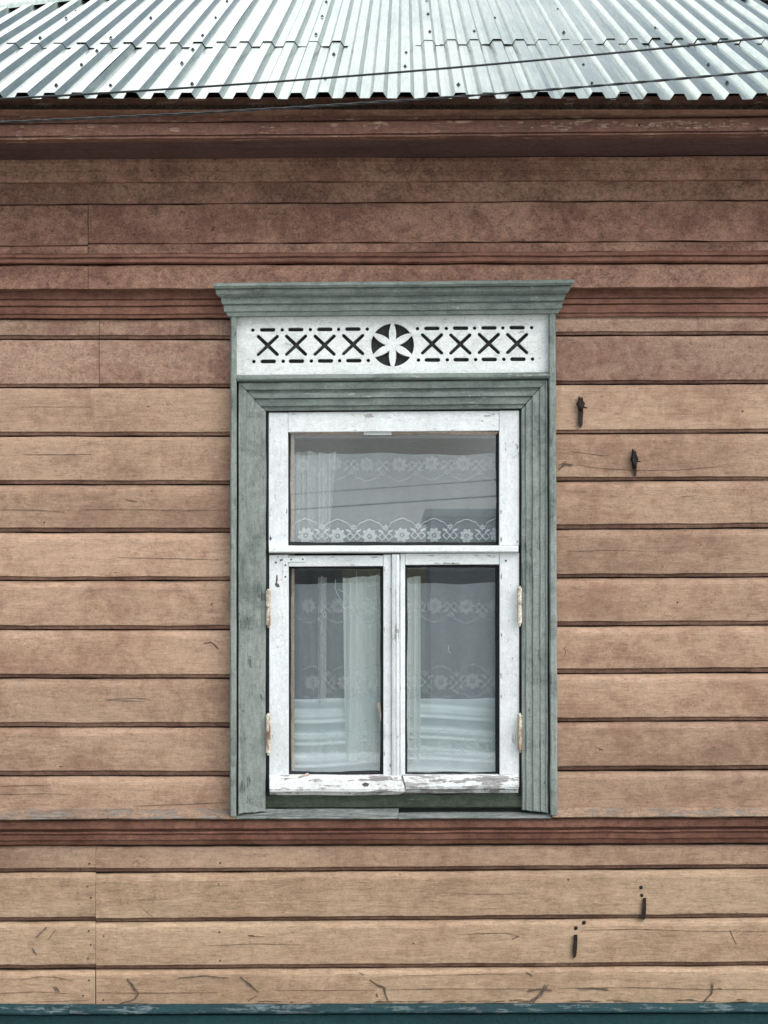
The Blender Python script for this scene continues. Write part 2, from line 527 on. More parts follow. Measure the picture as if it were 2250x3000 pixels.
# core walls behind the planking, open at the window
core = bmesh.new()
def cbox(x0, x1, y0, y1, z0, z1):
    b = box_bm(x0, x1, y0, y1, z0, z1)
    me = bpy.data.meshes.new('t'); b.to_mesh(me); b.free(); core.from_mesh(me); bpy.data.meshes.remove(me)
wx0, wx1 = P(782, 0).x, P(1527, 0).x
wz0, wz1 = P(0, 2335).z, P(0, 1202).z
yb = 2 * HALF - .80
cbox(WXL, wx0, .034, .22, .0, 3.55)
cbox(wx1, WXR, .034, .22, .0, 3.55)
cbox(wx0, wx1, .034, .22, wz1, 3.55)
cbox(wx0, wx1, .034, .22, .0, wz0)
cbox(WXL, WXL + .2, .22, yb, 0, 3.55)
cbox(WXR - .2, WXR, .22, yb, 0, 3.55)
cbox(WXL + .2, WXR - .2, yb - .2, yb, 0, 3.55)
cbox(WXL + .2, WXR - .2, .22, yb - .2, .3, .5)
cbox(WXL + .2, WXR - .2, .22, yb - .2, 3.3, 3.5)
me = bpy.data.meshes.new('wall'); core.to_mesh(me); core.free()
wall = link('wall', me, M_dark_wood, house)
# room seen through the window
room = bmesh.new()
a, b, c, d, e, f = wx0 - .9, wx1 + .9, .23, 2.6, .55, 3.25
vs = [room.verts.new(q) for q in ((a, c, e), (b, c, e), (b, d, e), (a, d, e), (a, c, f), (b, c, f), (b, d, f), (a, d, f))]
for q in ((0, 1, 2, 3), (4, 5, 6, 7), (0, 3, 7, 4), (1, 2, 6, 5), (2, 3, 7, 6)):
    room.faces.new([vs[i] for i in q])
link('room_lining', bm_mesh('room_lining', room), M_room, house)

# ---- eaves, frieze and string mouldings (y left, y right, proud)
XJ = 258
band('fascia_board', [(287, 281, .285), (322, 306, .285), (362, 341, .288)], PX0 - 300, PX1 + 300, M_fascia, house, back=.255, jit=.5)
band('fascia_moulding', [(364.5, 343, .296), (368, 346, .302), (399, 382, .302), (401, 384, .295), (403, 386.5, .295), (405, 388, .306), (409, 391, .306), (411, 393, .298)],
     PX0 - 300, PX1 + 300, M_fascia, house, back=.262, jit=.8)
fm = bpy.data.objects['fascia_moulding']
r = random.Random(21)
for k in range(64):          # flaked-off paint showing paler wood, mostly to the right of the window
    x = min(2180, max(1500, r.gauss(1900, 150))) if k < 48 else r.uniform(60, 2200)
    y = 392 - 17 * (x / 2250) - r.uniform(2, 22)
    w, h = r.uniform(4, 20), r.uniform(2, 6)
    n = 9
    sliver('flaked_patch', [(x + math.cos(6.283 * i / n) * w * r.uniform(.5, 1.1), y + math.sin(6.283 * i / n) * h * r.uniform(.4, 1.1)) for i in range(n)], M_flake, fm, p=.3028 + .0001 * (k % 5), thick=.0012)
# soffit boards under the eave
zs = CAMZ + (HY - 408) / FPX * (DIST - .30)
zs2 = CAMZ + (HY - 390) / FPX * (DIST - .30)
def soffit(pa, pb, name):
    def zz(X): return zs + (zs2 - zs) * ((X - P(0, 0).x) / (P(2250, 0).x - P(0, 0).x))
    v = []
    for X in (WXL - .3, WXR + .3):
        for q in (pa, pb):
            v.append((X, -q, zz(X))); v.append((X, -q, zz(X) + .018))
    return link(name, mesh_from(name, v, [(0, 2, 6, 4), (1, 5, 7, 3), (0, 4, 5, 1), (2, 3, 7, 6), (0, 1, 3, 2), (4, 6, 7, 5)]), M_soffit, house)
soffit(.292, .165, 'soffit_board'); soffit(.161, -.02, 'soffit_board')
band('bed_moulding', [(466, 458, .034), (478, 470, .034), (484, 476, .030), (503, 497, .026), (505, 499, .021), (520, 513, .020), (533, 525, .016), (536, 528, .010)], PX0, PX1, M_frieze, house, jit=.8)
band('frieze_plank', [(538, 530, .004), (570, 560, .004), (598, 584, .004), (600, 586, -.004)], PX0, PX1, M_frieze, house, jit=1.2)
for xa, xb, dy in ((PX0, XJ - 1, 6), (XJ + 1, PX1, 0)):
    pp = .0 if dy else .0015
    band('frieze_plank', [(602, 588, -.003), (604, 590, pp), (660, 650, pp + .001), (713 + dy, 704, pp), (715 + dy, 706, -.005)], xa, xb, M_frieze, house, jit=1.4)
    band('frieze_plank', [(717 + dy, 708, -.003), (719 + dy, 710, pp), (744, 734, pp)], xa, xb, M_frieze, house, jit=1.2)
band('string_moulding', [(744.5, 734.5, .004), (748, 739, .011), (754, 746, .011), (757, 749, .004), (759, 751, .004), (761, 753, .017), (769, 763, .017), (773, 769, .010), (775, 771.5, .001)], PX0, PX1, M_mould, house, jit=.9)
for xa, xb in ((PX0, XJ - .6), (XJ + .8, PX1)):
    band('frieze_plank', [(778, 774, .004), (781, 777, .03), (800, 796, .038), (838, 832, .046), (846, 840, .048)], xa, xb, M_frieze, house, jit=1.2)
band('string_moulding', [(849, 843, .008), (862, 856, .011), (876, 871, .016), (878, 873, .010), (880, 874, .010), (882, 876, .022), (896, 887, .019), (898, 889, .008), (900, 890, .008), (902, 892, .015), (920, 914, .013), (922, 916, .006), (924, 918, .010), (932, 926, .007), (934, 928, -.006)], PX0, PX1, M_mould, house, jit=.9)

# ---- wall planks: grooves (top, bottom of the dark bevel)
left_g = [(982, 995), (1124, 1136), (1265, 1278), (1407, 1420), (1546, 1560), (1689, 1701), (1832, 1845), (1975, 1987), (2116, 2130), (2258, 2273)]
right_g = [(972, 984), (1115, 1127), (1259, 1271), (1398, 1410), (1536, 1551), (1682, 1694), (1821, 1835), (1959, 1974), (2103, 2115), (2245, 2258)]
def plank(y0, g, x0, x1, mat, tilt=0.0, cove=1.0, xref=0.0, last=False):
    def Y(y):                       # y given at x = xref; lines climb by tilt px over the frame width
        return (y + tilt * xref / 2250, y + tilt * xref / 2250 - tilt)
    q = random.uniform(-.0012, .0012)
    prof = [(*Y(y0 + 1.6), -.016), (*Y(y0 + 3), -.0105 * cove - .002), (*Y(y0 + 10), -.0065 * cove + q), (*Y(y0 + 19), -.0015 * cove + q), (*Y(y0 + 26), q)]
    if last:
        prof += [(*Y((y0 + g[0]) / 2), q + .0005), (*Y(g[0]), q)]
    else:
        prof += [(*Y((y0 + g[0]) / 2), q + .0005), (*Y(g[0] - 1.5), q), (*Y(g[0]), q - .001), (*Y(g[0] + .7), q - .008), (*Y(g[0] + 2.6), q - .008), (*Y(g[0] + 3.4), q - .0045), (*Y(g[1] - 2.6), q - .0105), (*Y(g[1] - 1.8), -.022)]
    return band('wall_plank', prof, x0, x1, mat, house, back=-.034, jit=1.1, dj=.0005, groove=None if last else M_groove)

planks = {}
LX, RX = 684, 1621
prev = 935
for i, g in enumerate(left_g):
    m = M_plank_up if i < 2 else M_plank
    cv = .35 if i < 4 else 1.0
    if i < 2:
        plank(prev, g, PX0, 290.4, m, cove=cv); planks['L%d' % i] = plank(prev, g, 291.6, LX, m, cove=cv)
    else:
        planks['L%d' % i] = plank(prev, g, PX0, LX, m, cove=cv)
    prev = g[1]
planks['L10'] = plank(prev, (2377, 0), PX0, LX, M_plank, last=True)
prev = 926
for i, g in enumerate(right_g):
    planks['R%d' % i] = plank(prev, g, RX, PX1, M_plank_up if i < 2 else M_plank, tilt=14 if i > 3 else 9, cove=.35 if i < 3 else 1.0, xref=RX)
    prev = g[1]
planks['R10'] = plank(prev, (2375, 0), RX, PX1, M_plank, tilt=8, xref=RX, last=True)

# ---- ledge under the window and its moulding
band('wall_ledge', [(2371, 2362, -.002), (2383, 2373, .026), (2395, 2386, .052), (2400, 2391, .054), (2403, 2394, .046)], PX0, 690, M_ledge, house, jit=.9)
band('wall_ledge', [(2371, 2364, -.002), (2383, 2375, .026), (2395, 2386, .052), (2400, 2391, .054), (2403, 2394, .046)], 1618, PX1, M_ledge, house, jit=.9)
band('string_moulding', [(2405, 2396, .030), (2411, 2402, .036), (2429, 2420, .036), (2432, 2423, .030), (2433.5, 2424.5, .016), (2437, 2428, .016), (2438.5, 2429.5, .028), (2443.5, 2435, .028), (2445, 2436.5, .018), (2447, 2438.5, .018), (2449, 2440.5, .024), (2462, 2454, .020), (2465, 2457, .010), (2474, 2467, .006), (2477, 2470, -.004)],
     PX0, PX1, M_mould, house, jit=.9)
# ---- lower planks either side of the butt joint
low_g = [((2545, 2557), (2530, 2542)), ((2690, 2701), (2674, 2685)), ((2829, 2841), (2816, 2827)), ((2943, 2943), (2937, 2937))]
def low_plank(i, x0, x1, dy):
    (a0, a1), (b0, b1) = low_g[i]
    ta, tb = (2478, 2471) if i == 0 else (low_g[i - 1][0][1], low_g[i - 1][1][1])
    q = random.uniform(-.001, .001)
    def Y(f, end):       # f: offset from the top (end=0) or the groove (end=1)
        if end == 0: return (ta + f + dy, tb + f + dy)
        return (a0 + f + dy, b0 + f + dy)
    prof = [(*Y(1.6, 0), -.016), (*Y(3, 0), -.012), (*Y(10, 0), -.0065), (*Y(18, 0), -.0015), (*Y(25, 0), q)]
    if i == 3:
        prof += [(*Y(-40, 1), q), (*Y(0, 1), q)]
    else:
        prof += [(*Y(-50, 1), q + .0005), (*Y(-1.5, 1), q), (*Y(0, 1), q - .001), (*Y(.7, 1), q - .008), (*Y(2.6, 1), q - .008), (*Y(3.4, 1), q - .0045), (*Y(9, 1), q - .0105), (*Y(9.8, 1), -.022)]
    return band('wall_plank', prof, x0, x1, M_plank_low if i else M_plank, house, back=-.034, jit=1.1, groove=None if i == 3 else M_groove)
for i in range(4):
    w = (0.5, .6, .8, 2.2)[i]
    planks['W%d' % i] = low_plank(i, PX0, 280.5 - w / 2 + (0, 0, 0, -.5)[i], (-1.5, -2, -2, 0)[i])
    planks['E%d' % i] = low_plank(i, 280.5 + w / 2, PX1, (1.5, 2, 1, 0)[i])
band('plinth_ledge', [(2940, 2940, -.002), (2943, 2943, .012), (2968, 2968, .034), (2972, 2972, .034), (2973, 2973, .028)], PX0, 202.4, M_teal_ledge, house, jit=.8)
band('plinth_ledge', [(2941.5, 2937.5, -.002), (2944, 2940, .014), (2952, 2948, .020), (2967, 2961, .036), (2971, 2965, .036), (2972.5, 2966.5, .030)], 203.6, PX1, M_teal_ledge, house, jit=.8)
band('plinth_plank', [(2974, 2968, .018), (2977, 2971, .022), (3110, 3104, .022), (3113, 3107, .016)], PX0, PX1, M_teal, house, jit=.7)
band('plinth_plank', [(3116, 3110, .016), (3119, 3113, .022), (3250, 3250, .022), (3300, 3300, .022)], PX0, PX1, M_teal, house, jit=.7)

# ---- cracks, knots and nail heads in the planks
def crack(key, line, w=2.2, m=None, p=.0016):
    sliver('crack', streak(line, w, hash(str(line)) % 9999 if False else int(sum(a * 3 + b for a, b in line)) % 9999), m or M_crack, planks[key], p=p)
for key, line, w in [
    ('L3', [(0, 1493), (90, 1494), (190, 1499)], 1.6), ('L3', [(230, 1492), (420, 1493), (560, 1495), (668, 1494)], 1.5), ('L2', [(70, 1331), (180, 1332), (270, 1330)], 1.3), ('L1', [(60, 1192), (270, 1192)], 1.2),
    ('L5', [(345, 1633), (480, 1636), (640, 1640)], 1.7), ('L7', [(310, 2050), (390, 2045), (440, 2048)], 1.8), ('L10', [(0, 2303), (150, 2300)], 1.4), ('L10', [(0, 2328), (120, 2325), (210, 2327)], 1.8),
    ('L10', [(390, 2362), (520, 2357), (670, 2350)], 2.2), ('R3', [(1688, 1362), (1760, 1372), (1850, 1378), (1990, 1377), (2120, 1366)], 2.2), ('R3', [(1670, 1323), (1730, 1330), (1770, 1335)], 1.4),
    ('R5', [(1660, 1615), (1800, 1612), (1980, 1618)], 1.2), ('E1', [(390, 2637), (480, 2634), (615, 2630)], 1.6), ('E1', [(410, 2656), (448, 2686)], 1.3), ('E1', [(1330, 2618), (1420, 2620), (1550, 2618)], 1.3),
    ('E2', [(1340, 2739), (1400, 2735), (1482, 2733), (1516, 2742)], 2.0), ('E2', [(1720, 2725), (1860, 2722), (2010, 2727), (2250, 2729)], 1.8), ('E2', [(600, 2770), (760, 2765), (900, 2769)], 1.2),
    ('E3', [(1140, 2899), (1290, 2897), (1520, 2897), (1562, 2896)], 2.4), ('E3', [(1640, 2896), (1850, 2893), (2050, 2898), (2250, 2899)], 2.2), ('E3', [(1180, 2858), (1290, 2856), (1515, 2853)], 1.5),
    ('E3', [(285, 2908), (420, 2909), (640, 2908)], 1.9), ('E3', [(800, 2900), (900, 2902), (1100, 2900)], 1.7), ('W3', [(0, 2910), (120, 2906), (200, 2911)], 1.8), ('W3', [(60, 2872), (110, 2861), (160, 2862), (215, 2873)], 1.4), ('W3', [(120, 2934), (260, 2931)], 1.6),
    ('W2', [(105, 2745), (125, 2728), (135, 2716)], 3.0), ('W2', [(140, 2755), (165, 2720)], 1.4), ('E2', [(740, 2743), (775, 2744)], 2.6), ('R7', [(1648, 1900), (1660, 1905), (1652, 1925)], 2.4), ('L8', [(310, 2050), (420, 2055)], 1.3)]:
    crack(key, line, w)
fibres = [          # grey torn knots: several thin raised fibres each
    ('E3', [(370, 2868), (386, 2884), (402, 2908)], 5, 3), ('E3', [(405, 2911), (394, 2926), (352, 2939)], 6, 4), ('E3', [(704, 2862), (730, 2886), (756, 2906)], 5, 3), ('E3', [(728, 2931), (754, 2918)], 3, 2),
    ('E3', [(1050, 2848), (1066, 2858)], 3, 1), ('E3', [(1084, 2870), (1108, 2887), (1132, 2896)], 5, 4), ('E3', [(1125, 2895), (1130, 2914), (1136, 2933)], 4, 2), ('E3', [(1105, 2912), (1108, 2923)], 6, 2),
    ('E3', [(1556, 2936), (1584, 2914), (1602, 2886)], 9, 7), ('E3', [(1548, 2903), (1584, 2897), (1616, 2902)], 6, 4), ('E3', [(2060, 2936), (2084, 2912), (2086, 2880)], 8, 5), ('E3', [(2078, 2900), (2112, 2896)], 4, 3),
    ('E3', [(1690, 2898), (1740, 2896), (1780, 2900)], 7, 5), ('E3', [(1540, 2847), (1560, 2858)], 3, 2), ('R3', [(1636, 1374), (1654, 1360), (1678, 1363)], 7, 5), ('R3', [(1636, 1366), (1660, 1350)], 3, 2),
    ('E2', [(727, 2742), (745, 2743)], 5, 2), ('W3', [(160, 2890), (170, 2906)], 6, 3), ('W2', [(94, 2780), (106, 2796)], 5, 3), ('E2', [(2138, 2726), (2146, 2748), (2156, 2766)], 4, 2),
    ('L7', [(600, 1885), (620, 1880), (640, 1900)], 5, 3), ('E3', [(640, 2865), (672, 2865)], 3, 2), ('W2', [(108, 2745), (134, 2718)], 5, 3), ('E3', [(520, 2866), (600, 2858), (660, 2864)], 4, 2), ('R9', [(1750, 2190), (1768, 2200)], 5, 2),
    ('E2', [(1500, 2752), (1520, 2744)], 5, 3), ('R4', [(1995, 1455), (2040, 1452)], 3, 2), ('L3', [(930 - 560, 1462), (400, 1470)], 3, 2), ('R6', [(1650, 1905), (1660, 1890)], 4, 2)]
for k, (key, line, spread, cnt) in enumerate(fibres):
    r = random.Random(k + 40)
    for c in range(cnt):
        l2 = [(x + r.uniform(-spread, spread) * .6, y + r.uniform(-spread, spread) * .6) for x, y in line]
        sliver('knot', streak(l2, r.uniform(1.6, 3.8), k * 31 + c), M_knot if r.random() < .6 else M_crack, planks[key], p=.0016 + .0003 * c)
# ragged peeled edge where the bottom plank meets the plinth
r = random.Random(3)
for k in range(40):
    x = r.uniform(290, 2250) if k < 16 else r.uniform(1080, 2250)
    w = r.uniform(14, 70)
    y = 2938.5 - 4 * x / 2250 - abs(r.gauss(0, 3.0))
    sliver('peeled_patch', streak([(x, y + r.uniform(-1, 1)), (x + w / 2, y + r.uniform(-2, 2)), (x + w, y + r.uniform(-1, 1))], r.uniform(1.5, 4), k), M_knot if k % 3 else M_crack, planks['E3'], p=.0016 + .0002 * (k % 4))

def dome(name, r_px, depth, n=9):
    rr = r_px / 800
    bm = bmesh.new()
    rings = []
    for (q, h) in ((1.0, 0), (.85, .5), (.45, 1.0)):
        rings.append([bm.verts.new((math.cos(2 * math.pi * i / n) * rr * q * (1 + .12 * math.sin(i * 2.3)), -depth * h, math.sin(2 * math.pi * i / n) * rr * q)) for i in range(n)])
    for a, b in zip(rings, rings[1:]):
        for i in range(n): bm.faces.new((a[i], a[(i + 1) % n], b[(i + 1) % n], b[i]))
    bm.faces.new(rings[-1])
    return bm_mesh(name, bm)
me_nail = dome('nail_head', 3.0, .0016); me_nail.materials.append(M_crack)
me_hole = dome('hole_disc', 6.0, .003); me_hole.materials.append(M_rust)  # dark domed discs stand in for open holes in the planks
for key, x, y in [('W1', 257, 2597), ('W2', 260, 2727), ('E2', 304, 2742), ('W2', 258, 2808), ('E2', 643, 2731), ('W3', 261, 2872), ('W3', 244, 2917), ('E3', 303, 2929), ('E1', 641, 2591),
                  ('E2', 645, 2814), ('W1', 266, 2630), ('E0', 645, 2528), ('W0', 262, 2530), ('W2', 266, 2768), ('R2', 2176, 1204), ('E1', 1665, 2577), ('L3', 130, 1560 - 30), ('L6', 620, 1770), ('R6', 1985, 1765), ('E2', 1211, 2764), ('R9', 1757, 2196)]:
    link('nail_head', me_nail, None, planks[key], loc=P(x, y, .0005))
for key, x, y in [('E1', 1878, 2600), ('E1', 1880, 2623), ('E2', 1687, 2719), ('E2', 1711, 2703)]:
    link('hole_disc', me_hole, None, planks[key], loc=P(x, y, .0004))

# ------------------------------------------------------------------ roof
apex = Vector(((XL + XR) / 2, HALF - EAVE_P, ZE - .03 + HALF * math.tan(TH)))
zb = ZE - .03
yf, yk = -EAVE_P + .02, 2 * HALF - EAVE_P
roof = link('roof', mesh_from('roof', [(XL, yf, zb), (XR, yf, zb), (XR, yk, zb), (XL, yk, zb), apex], [(0, 1, 4), (1, 2, 4), (2, 3, 4), (3, 0, 4), (0, 1, 2, 3)]), M_zinc, house)
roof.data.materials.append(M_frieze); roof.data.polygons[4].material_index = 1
NRM = Vector((0, -ST, CT)); UPS = Vector((0, CT, ST)); E0 = Vector((0, -EAVE_P, ZE))
K = (DIST - EAVE_P) / FPX
PITCH = 80.1 * K
XC0 = CAMX + (627.5 - HX) * K           # centre of one crest
HC = .0205
prof1 = [(-.5, 0), (-.32, 0), (-.175, 1), (.175, 1), (.32, 0)]
def s_end(x): return max(0, min((x - XL) / CT, (XR - x) / CT) - .02)
def seam(x): return 1.20 + .042 * (x - .0)
def roof_sheet(k0, k1, row, idx):
    r = random.Random(idx * 17 + row * 5 + 3)
    cols = []
    for k in range(k0, k1):
        for q, h in prof1: cols.append((XC0 + (k + q) * PITCH, h))
    cols.append((XC0 + (k1 - .5) * PITCH, 0)); cols.append((XC0 + (k1 - .32) * PITCH, 0)); cols.append((XC0 + (k1 - .175) * PITCH, 1)); cols.append((XC0 + (k1 + .17) * PITCH, 1))
    s0 = 0.0 if row == 0 else None
    ta, tb = r.uniform(-.004, .004), r.uniform(-.003, .003)
    lift = (.0 if row == 0 else .0036) + (.0016 if idx % 2 else 0)
    fx = [r.uniform(-.0016, .0016) for _ in range(k1 - k0 + 2)]
    xc = XC0 + (k0 + k1) / 2 * PITCH
    sv = r.uniform(-.012, .012)
    rows = 11
    keep = []
    for x, h in cols:
        a = (r.uniform(-.0005, .0005) if row == 0 else seam(x) - .10 + sv + r.uniform(-.002, .002))
        b = min(s_end(x), seam(x) + .03 if row == 0 else 9)
        if b > a + .03: keep.append((x, h, a, b))
    if len(keep) < 3: return
    verts, faces = [], []
    for x, h, a, b in keep:
        ri = int((x - keep[0][0]) / PITCH)
        for j in range(rows):
            s = a + (b - a) * j / (rows - 1)
            hh = h * HC + lift + ta * (s - a if row else s - a - .9 * (b - a)) * .5 + tb * (x - xc) * .5 + .0011 * math.sin(s * 3.1 + idx * 2 + x * 5) + fx[min(ri, len(fx) - 1)] * math.sin(2.2 * s + ri)
            verts.append(E0 + Vector((x, 0, 0)) + UPS * s + NRM * hh)
    n = len(keep)
    for i in range(n - 1):
        for j in range(rows - 1):
            faces.append((i * rows + j, (i + 1) * rows + j, (i + 1) * rows + j + 1, i * rows + j + 1))
    me = bpy.data.meshes.new('roof_sheet'); me.from_pydata([tuple(v) for v in verts], [], faces)
    o = link('roof_sheet', me, M_zinc, roof)
    sol = o.modifiers.new('thickness', 'SOLIDIFY'); sol.thickness = .0011; sol.offset = 1
k_lo = int((XL - XC0) / PITCH) - 1
k_hi = int((XR - XC0) / PITCH) + 2
def rows_of(start, row):
    ks = list(range(start, k_lo - 10, -10))[::-1] + list(range(start + 10, k_hi + 10, 10))
    for i, k in enumerate(ks): roof_sheet(k, k + 10, row, i)
rows_of(-5, 0)
rows_of(-1, 1)
# hip caps
def hip_cap(side):
    corner = Vector((XL if side < 0 else XR, -EAVE_P, ZE))
    d = Vector((1 if side < 0 else -1, 1, math.tan(TH))).normalized()
    inward = Vector((1 if side < 0 else -1, 0, 0))
    fl1 = (inward - d * inward.dot(d)); fl1 = (fl1 - NRM * fl1.dot(NRM)).normalized()      # down the front slope
    n2 = Vector((-ST if side < 0 else ST, 0, CT))
    y = Vector((0, 1, 0)); fl2 = (y - d * y.dot(d)); fl2 = (fl2 - n2 * fl2.dot(n2)).normalized()
    L = (apex - corner).length + .1
    verts, faces = [], []
    sect = [(fl1, NRM, .255, .020), (fl1, NRM, .250, .034), (fl1, NRM, .236, .040), (fl1, NRM, .12, .043), (None, None, 0, .062), (fl2, n2, .12, .043), (fl2, n2, .236, .040), (fl2, n2, .255, .022)]
    nseg = 16
    for i in range(nseg + 1):
        base = corner + d * (L * i / nseg)
        for fl, nn, w, h in sect:
            verts.append(base + (fl * w + nn * h if fl else Vector((0, 0, h * 1.1))) + Vector((0, 0, .0015 * math.sin(i * 1.7))))
    m = len(sect)
    for i in range(nseg):
        for j in range(m - 1):
            faces.append((i * m + j, (i + 1) * m + j, (i + 1) * m + j + 1, i * m + j + 1))
    me = bpy.data.meshes.new('hip_cap'); me.from_pydata([tuple(v) for v in verts], [], faces)
    o = link('hip_cap', me, M_zinc, roof)
    sol = o.modifiers.new('thickness', 'SOLIDIFY'); sol.thickness = .0012
hip_cap(-1); hip_cap(1)
# screws
me_screw = bpy.data.meshes.new('screw')
bm = bmesh.new()
bmesh.ops.create_cone(bm, segments=10, radius1=.0078, radius2=.006, depth=.004, cap_ends=True)
geo = bmesh.ops.create_cone(bm, segments=6, radius1=.0042, radius2=.004, depth=.004, cap_ends=True)
for v in geo['verts']: v.co.z += .004
bm.to_mesh(me_screw); bm.free(); me_screw.materials.append(M_screw)
rot = NRM.to_track_quat('Z', 'Y')
for px, py in [(222, 24), (184, 58), (118, 116), (325, 116), (284, 151), (239, 192), (165, 252), (324, 253), (440, 57), (533, 187), (664, 8), (632, 57), (594, 109), (565, 147), (563, 248), (956, 10), (944, 53), (926, 106),
               (978, 161), (953, 233), (1259, 4), (1262, 46), (1265, 98), (1397, 97), (1190, 157), (1187, 197), (1343, 250), (1450, 44), (1634, 19), (1664, 100), (1920, 73), (2213, 29), (1709, 193), (2029, 136), (2082, 192), (2133, 244), (1734, 247)]:
    el, az = (HY - py) / FPX, (px - HX) / FPX
    h0 = HC
    d0 = DIST - EAVE_P - ST * h0
    z0 = ZE + CT * h0 - CAMZ
    s = (el * d0 - z0) / (ST - el * CT)
    X = CAMX + az * (d0 + s * CT)
    kk = (X - XC0) / PITCH
    off = kk - round(kk)
    hh = HC if abs(off) < .33 else 0
    if hh: X = XC0 + (round(kk) + max(-.1, min(.1, off))) * PITCH
    o = link('screw', me_screw, None, roof, loc=E0 + Vector((X, 0, 0)) + UPS * s + NRM * (hh + .003 + (.0045 if s > seam(X) - .1 else 0)))
    o.rotation_mode = 'QUATERNION'; o.rotation_quaternion = rot
# (one screw on the left hip cap)
hs_ = link('screw', me_screw, None, roof, loc=Vector((XL, -EAVE_P, ZE)) + Vector((1, 1, math.tan(TH))) * 2.02 + Vector((.27, 0, .03)))
hs_.rotation_mode = 'QUATERNION'; hs_.rotation_quaternion = rot

# ------------------------------------------------------------------ window
def boxes_mesh(name, specs, mat, parent):
    bm = bmesh.new()
    for x0, x1, y0, y1, z0, z1 in specs:
        b = box_bm(x0, x1, y0, y1, z0, z1)
        me = bpy.data.meshes.new('t'); b.to_mesh(me); b.free(); bm.from_mesh(me); bpy.data.meshes.remove(me)
    me = bpy.data.meshes.new(name); bm.to_mesh(me); bm.free()
    return link(name, me, mat, parent)
xa, xb, za, zt = P(782, 0).x, P(1527, 0).x, P(0, 2332).z, P(0, 1203).z
window = boxes_mesh('window', [(xa, xa + .012, -.004, .22, za, zt), (xb - .012, xb, -.004, .22, za, zt), (xa + .012, xb - .012, -.002, .22, zt - .012, zt), (xa + .012, xb - .012, .0, .22, za, za + .02)], M_putty_gap, house)
window['label'] = 'tall window with grey green casing, white sashes and a carved white panel'

# outer edge strips and casing boards
vband('edge_strip', [(675, 673, .012), (676, 674, .054), (679, 677, .058), (689, 688, .058), (693, 692, .052), (694.5, 693, .015)], 925, 2392, M_green_v, window, bottom=[-4, -2, 0, 0, -1, -3])
vband('edge_strip', [(1606, 1611, .015), (1607, 1612, .052), (1611, 1616, .058), (1623, 1629, .058), (1627, 1633, .054), (1628, 1634, .012)], 917, 2388, M_green_v, window, bottom=[-3, -1, 0, 0, -2, -4])
def casing(xs, bot, name='casing_board'):
    return vband(name, xs, 1116, 2380, M_green_v, window, jit=.9, bottom=bot)
def mitre_board(side):
    L = [(697, 1118, .028), (700, 1121, .043), (704, 1126, .043), (706, 1128, .038), (721, 1144, .040), (723, 1147, .034), (743, 1167, .036), (745, 1170, .029), (764, 1191, .030), (766, 1193, .023), (777, 1204, .022), (779, 1206, .012)]
    Rr = [(1606, 1111, .028), (1603, 1114, .043), (1599, 1118, .043), (1597, 1120, .038), (1583, 1136, .040), (1581, 1139, .034), (1561, 1160, .036), (1559, 1163, .029), (1541, 1184, .030), (1539, 1187, .023), (1529, 1198, .022), (1527, 1200, .012)]
    pr = L if side < 0 else Rr
    bot = {697: 2384, 779: 2374, 1606: 2382, 1527: 2371}
    n = len(pr); k = 30
    fs = [wob(900 + side * 50 + i) for i in range(n)]
    verts, faces = [], []
    y1s = [(2385 - 10 * (i / (n - 1)) if side < 0 else 2382 - 11 * (i / (n - 1))) + (0, 2, -2, 1, -3, 1, -2, 2, -1, 0, 1, 0)[i] for i in range(n)]
    for c in range(k + 1):
        u = c / k
        ring = []
        for i, (x, y, p) in enumerate(pr):
            yy = y + (y1s[i] - y) * u
            xx = x + (1.5 if side > 0 else -1) * u + .8 * fs[i](yy)
            ring.append(P(xx, yy, p + .0012 * fs[i](yy * .6 + 9)))
        a_ = ring[0].copy(); a_.y = .03
        b_ = ring[-1].copy(); b_.y = .03
        verts += [a_] + ring + [b_]
    m = n + 2
    for c in range(k):
        for i in range(m):
            j = (i + 1) % m
            faces.append((c * m + i, (c + 1) * m + i, (c + 1) * m + j, c * m + j))
    faces.append(tuple(range(m))); faces.append(tuple(reversed(range(k * m, (k + 1) * m))))
    return link('casing_board', mesh_from('casing_board', verts, faces), M_green_v, window)
mitre_board(-1); mitre_board(1)
def tl(y, d=8.2):       # y read at x = 694, rising by d px over 914 px
    g = d / 914
    return (y + g * 694, y + g * 694 - g * 2250)
hp = [(1121, .038, 698, 1605), (1124, .043, 702, 1602), (1142, .041, 719, 1584), (1145, .028, 722, 1581), (1150, .029, 726, 1577), (1158, .034, 734, 1569), (1167, .037, 742, 1561), (1169, .027, 744, 1559), (1172, .030, 747, 1556),
      (1190, .029, 763, 1541), (1193, .021, 766, 1538), (1203, .021, 775, 1529), (1205, .012, 777, 1527)]
band('head_casing', [(*tl(y), p) for y, p, _, _ in hp], 698, 1605, M_green_h, window, jit=.5, xends=[(l + 1.2, r_ - 1.2) for _, _, l, r_ in hp], step=40)
roll = [(1098.5, .034), (1101, .048), (1105, .056), (1110, .058), (1114, .055), (1118, .045), (1120, .03)]
band('bead_moulding', [(*tl(y), p) for y, p in roll], 689, 1614, M_green_h, window, back=.0, jit=.5, step=40, xends=[(690, 1613)] * 7)
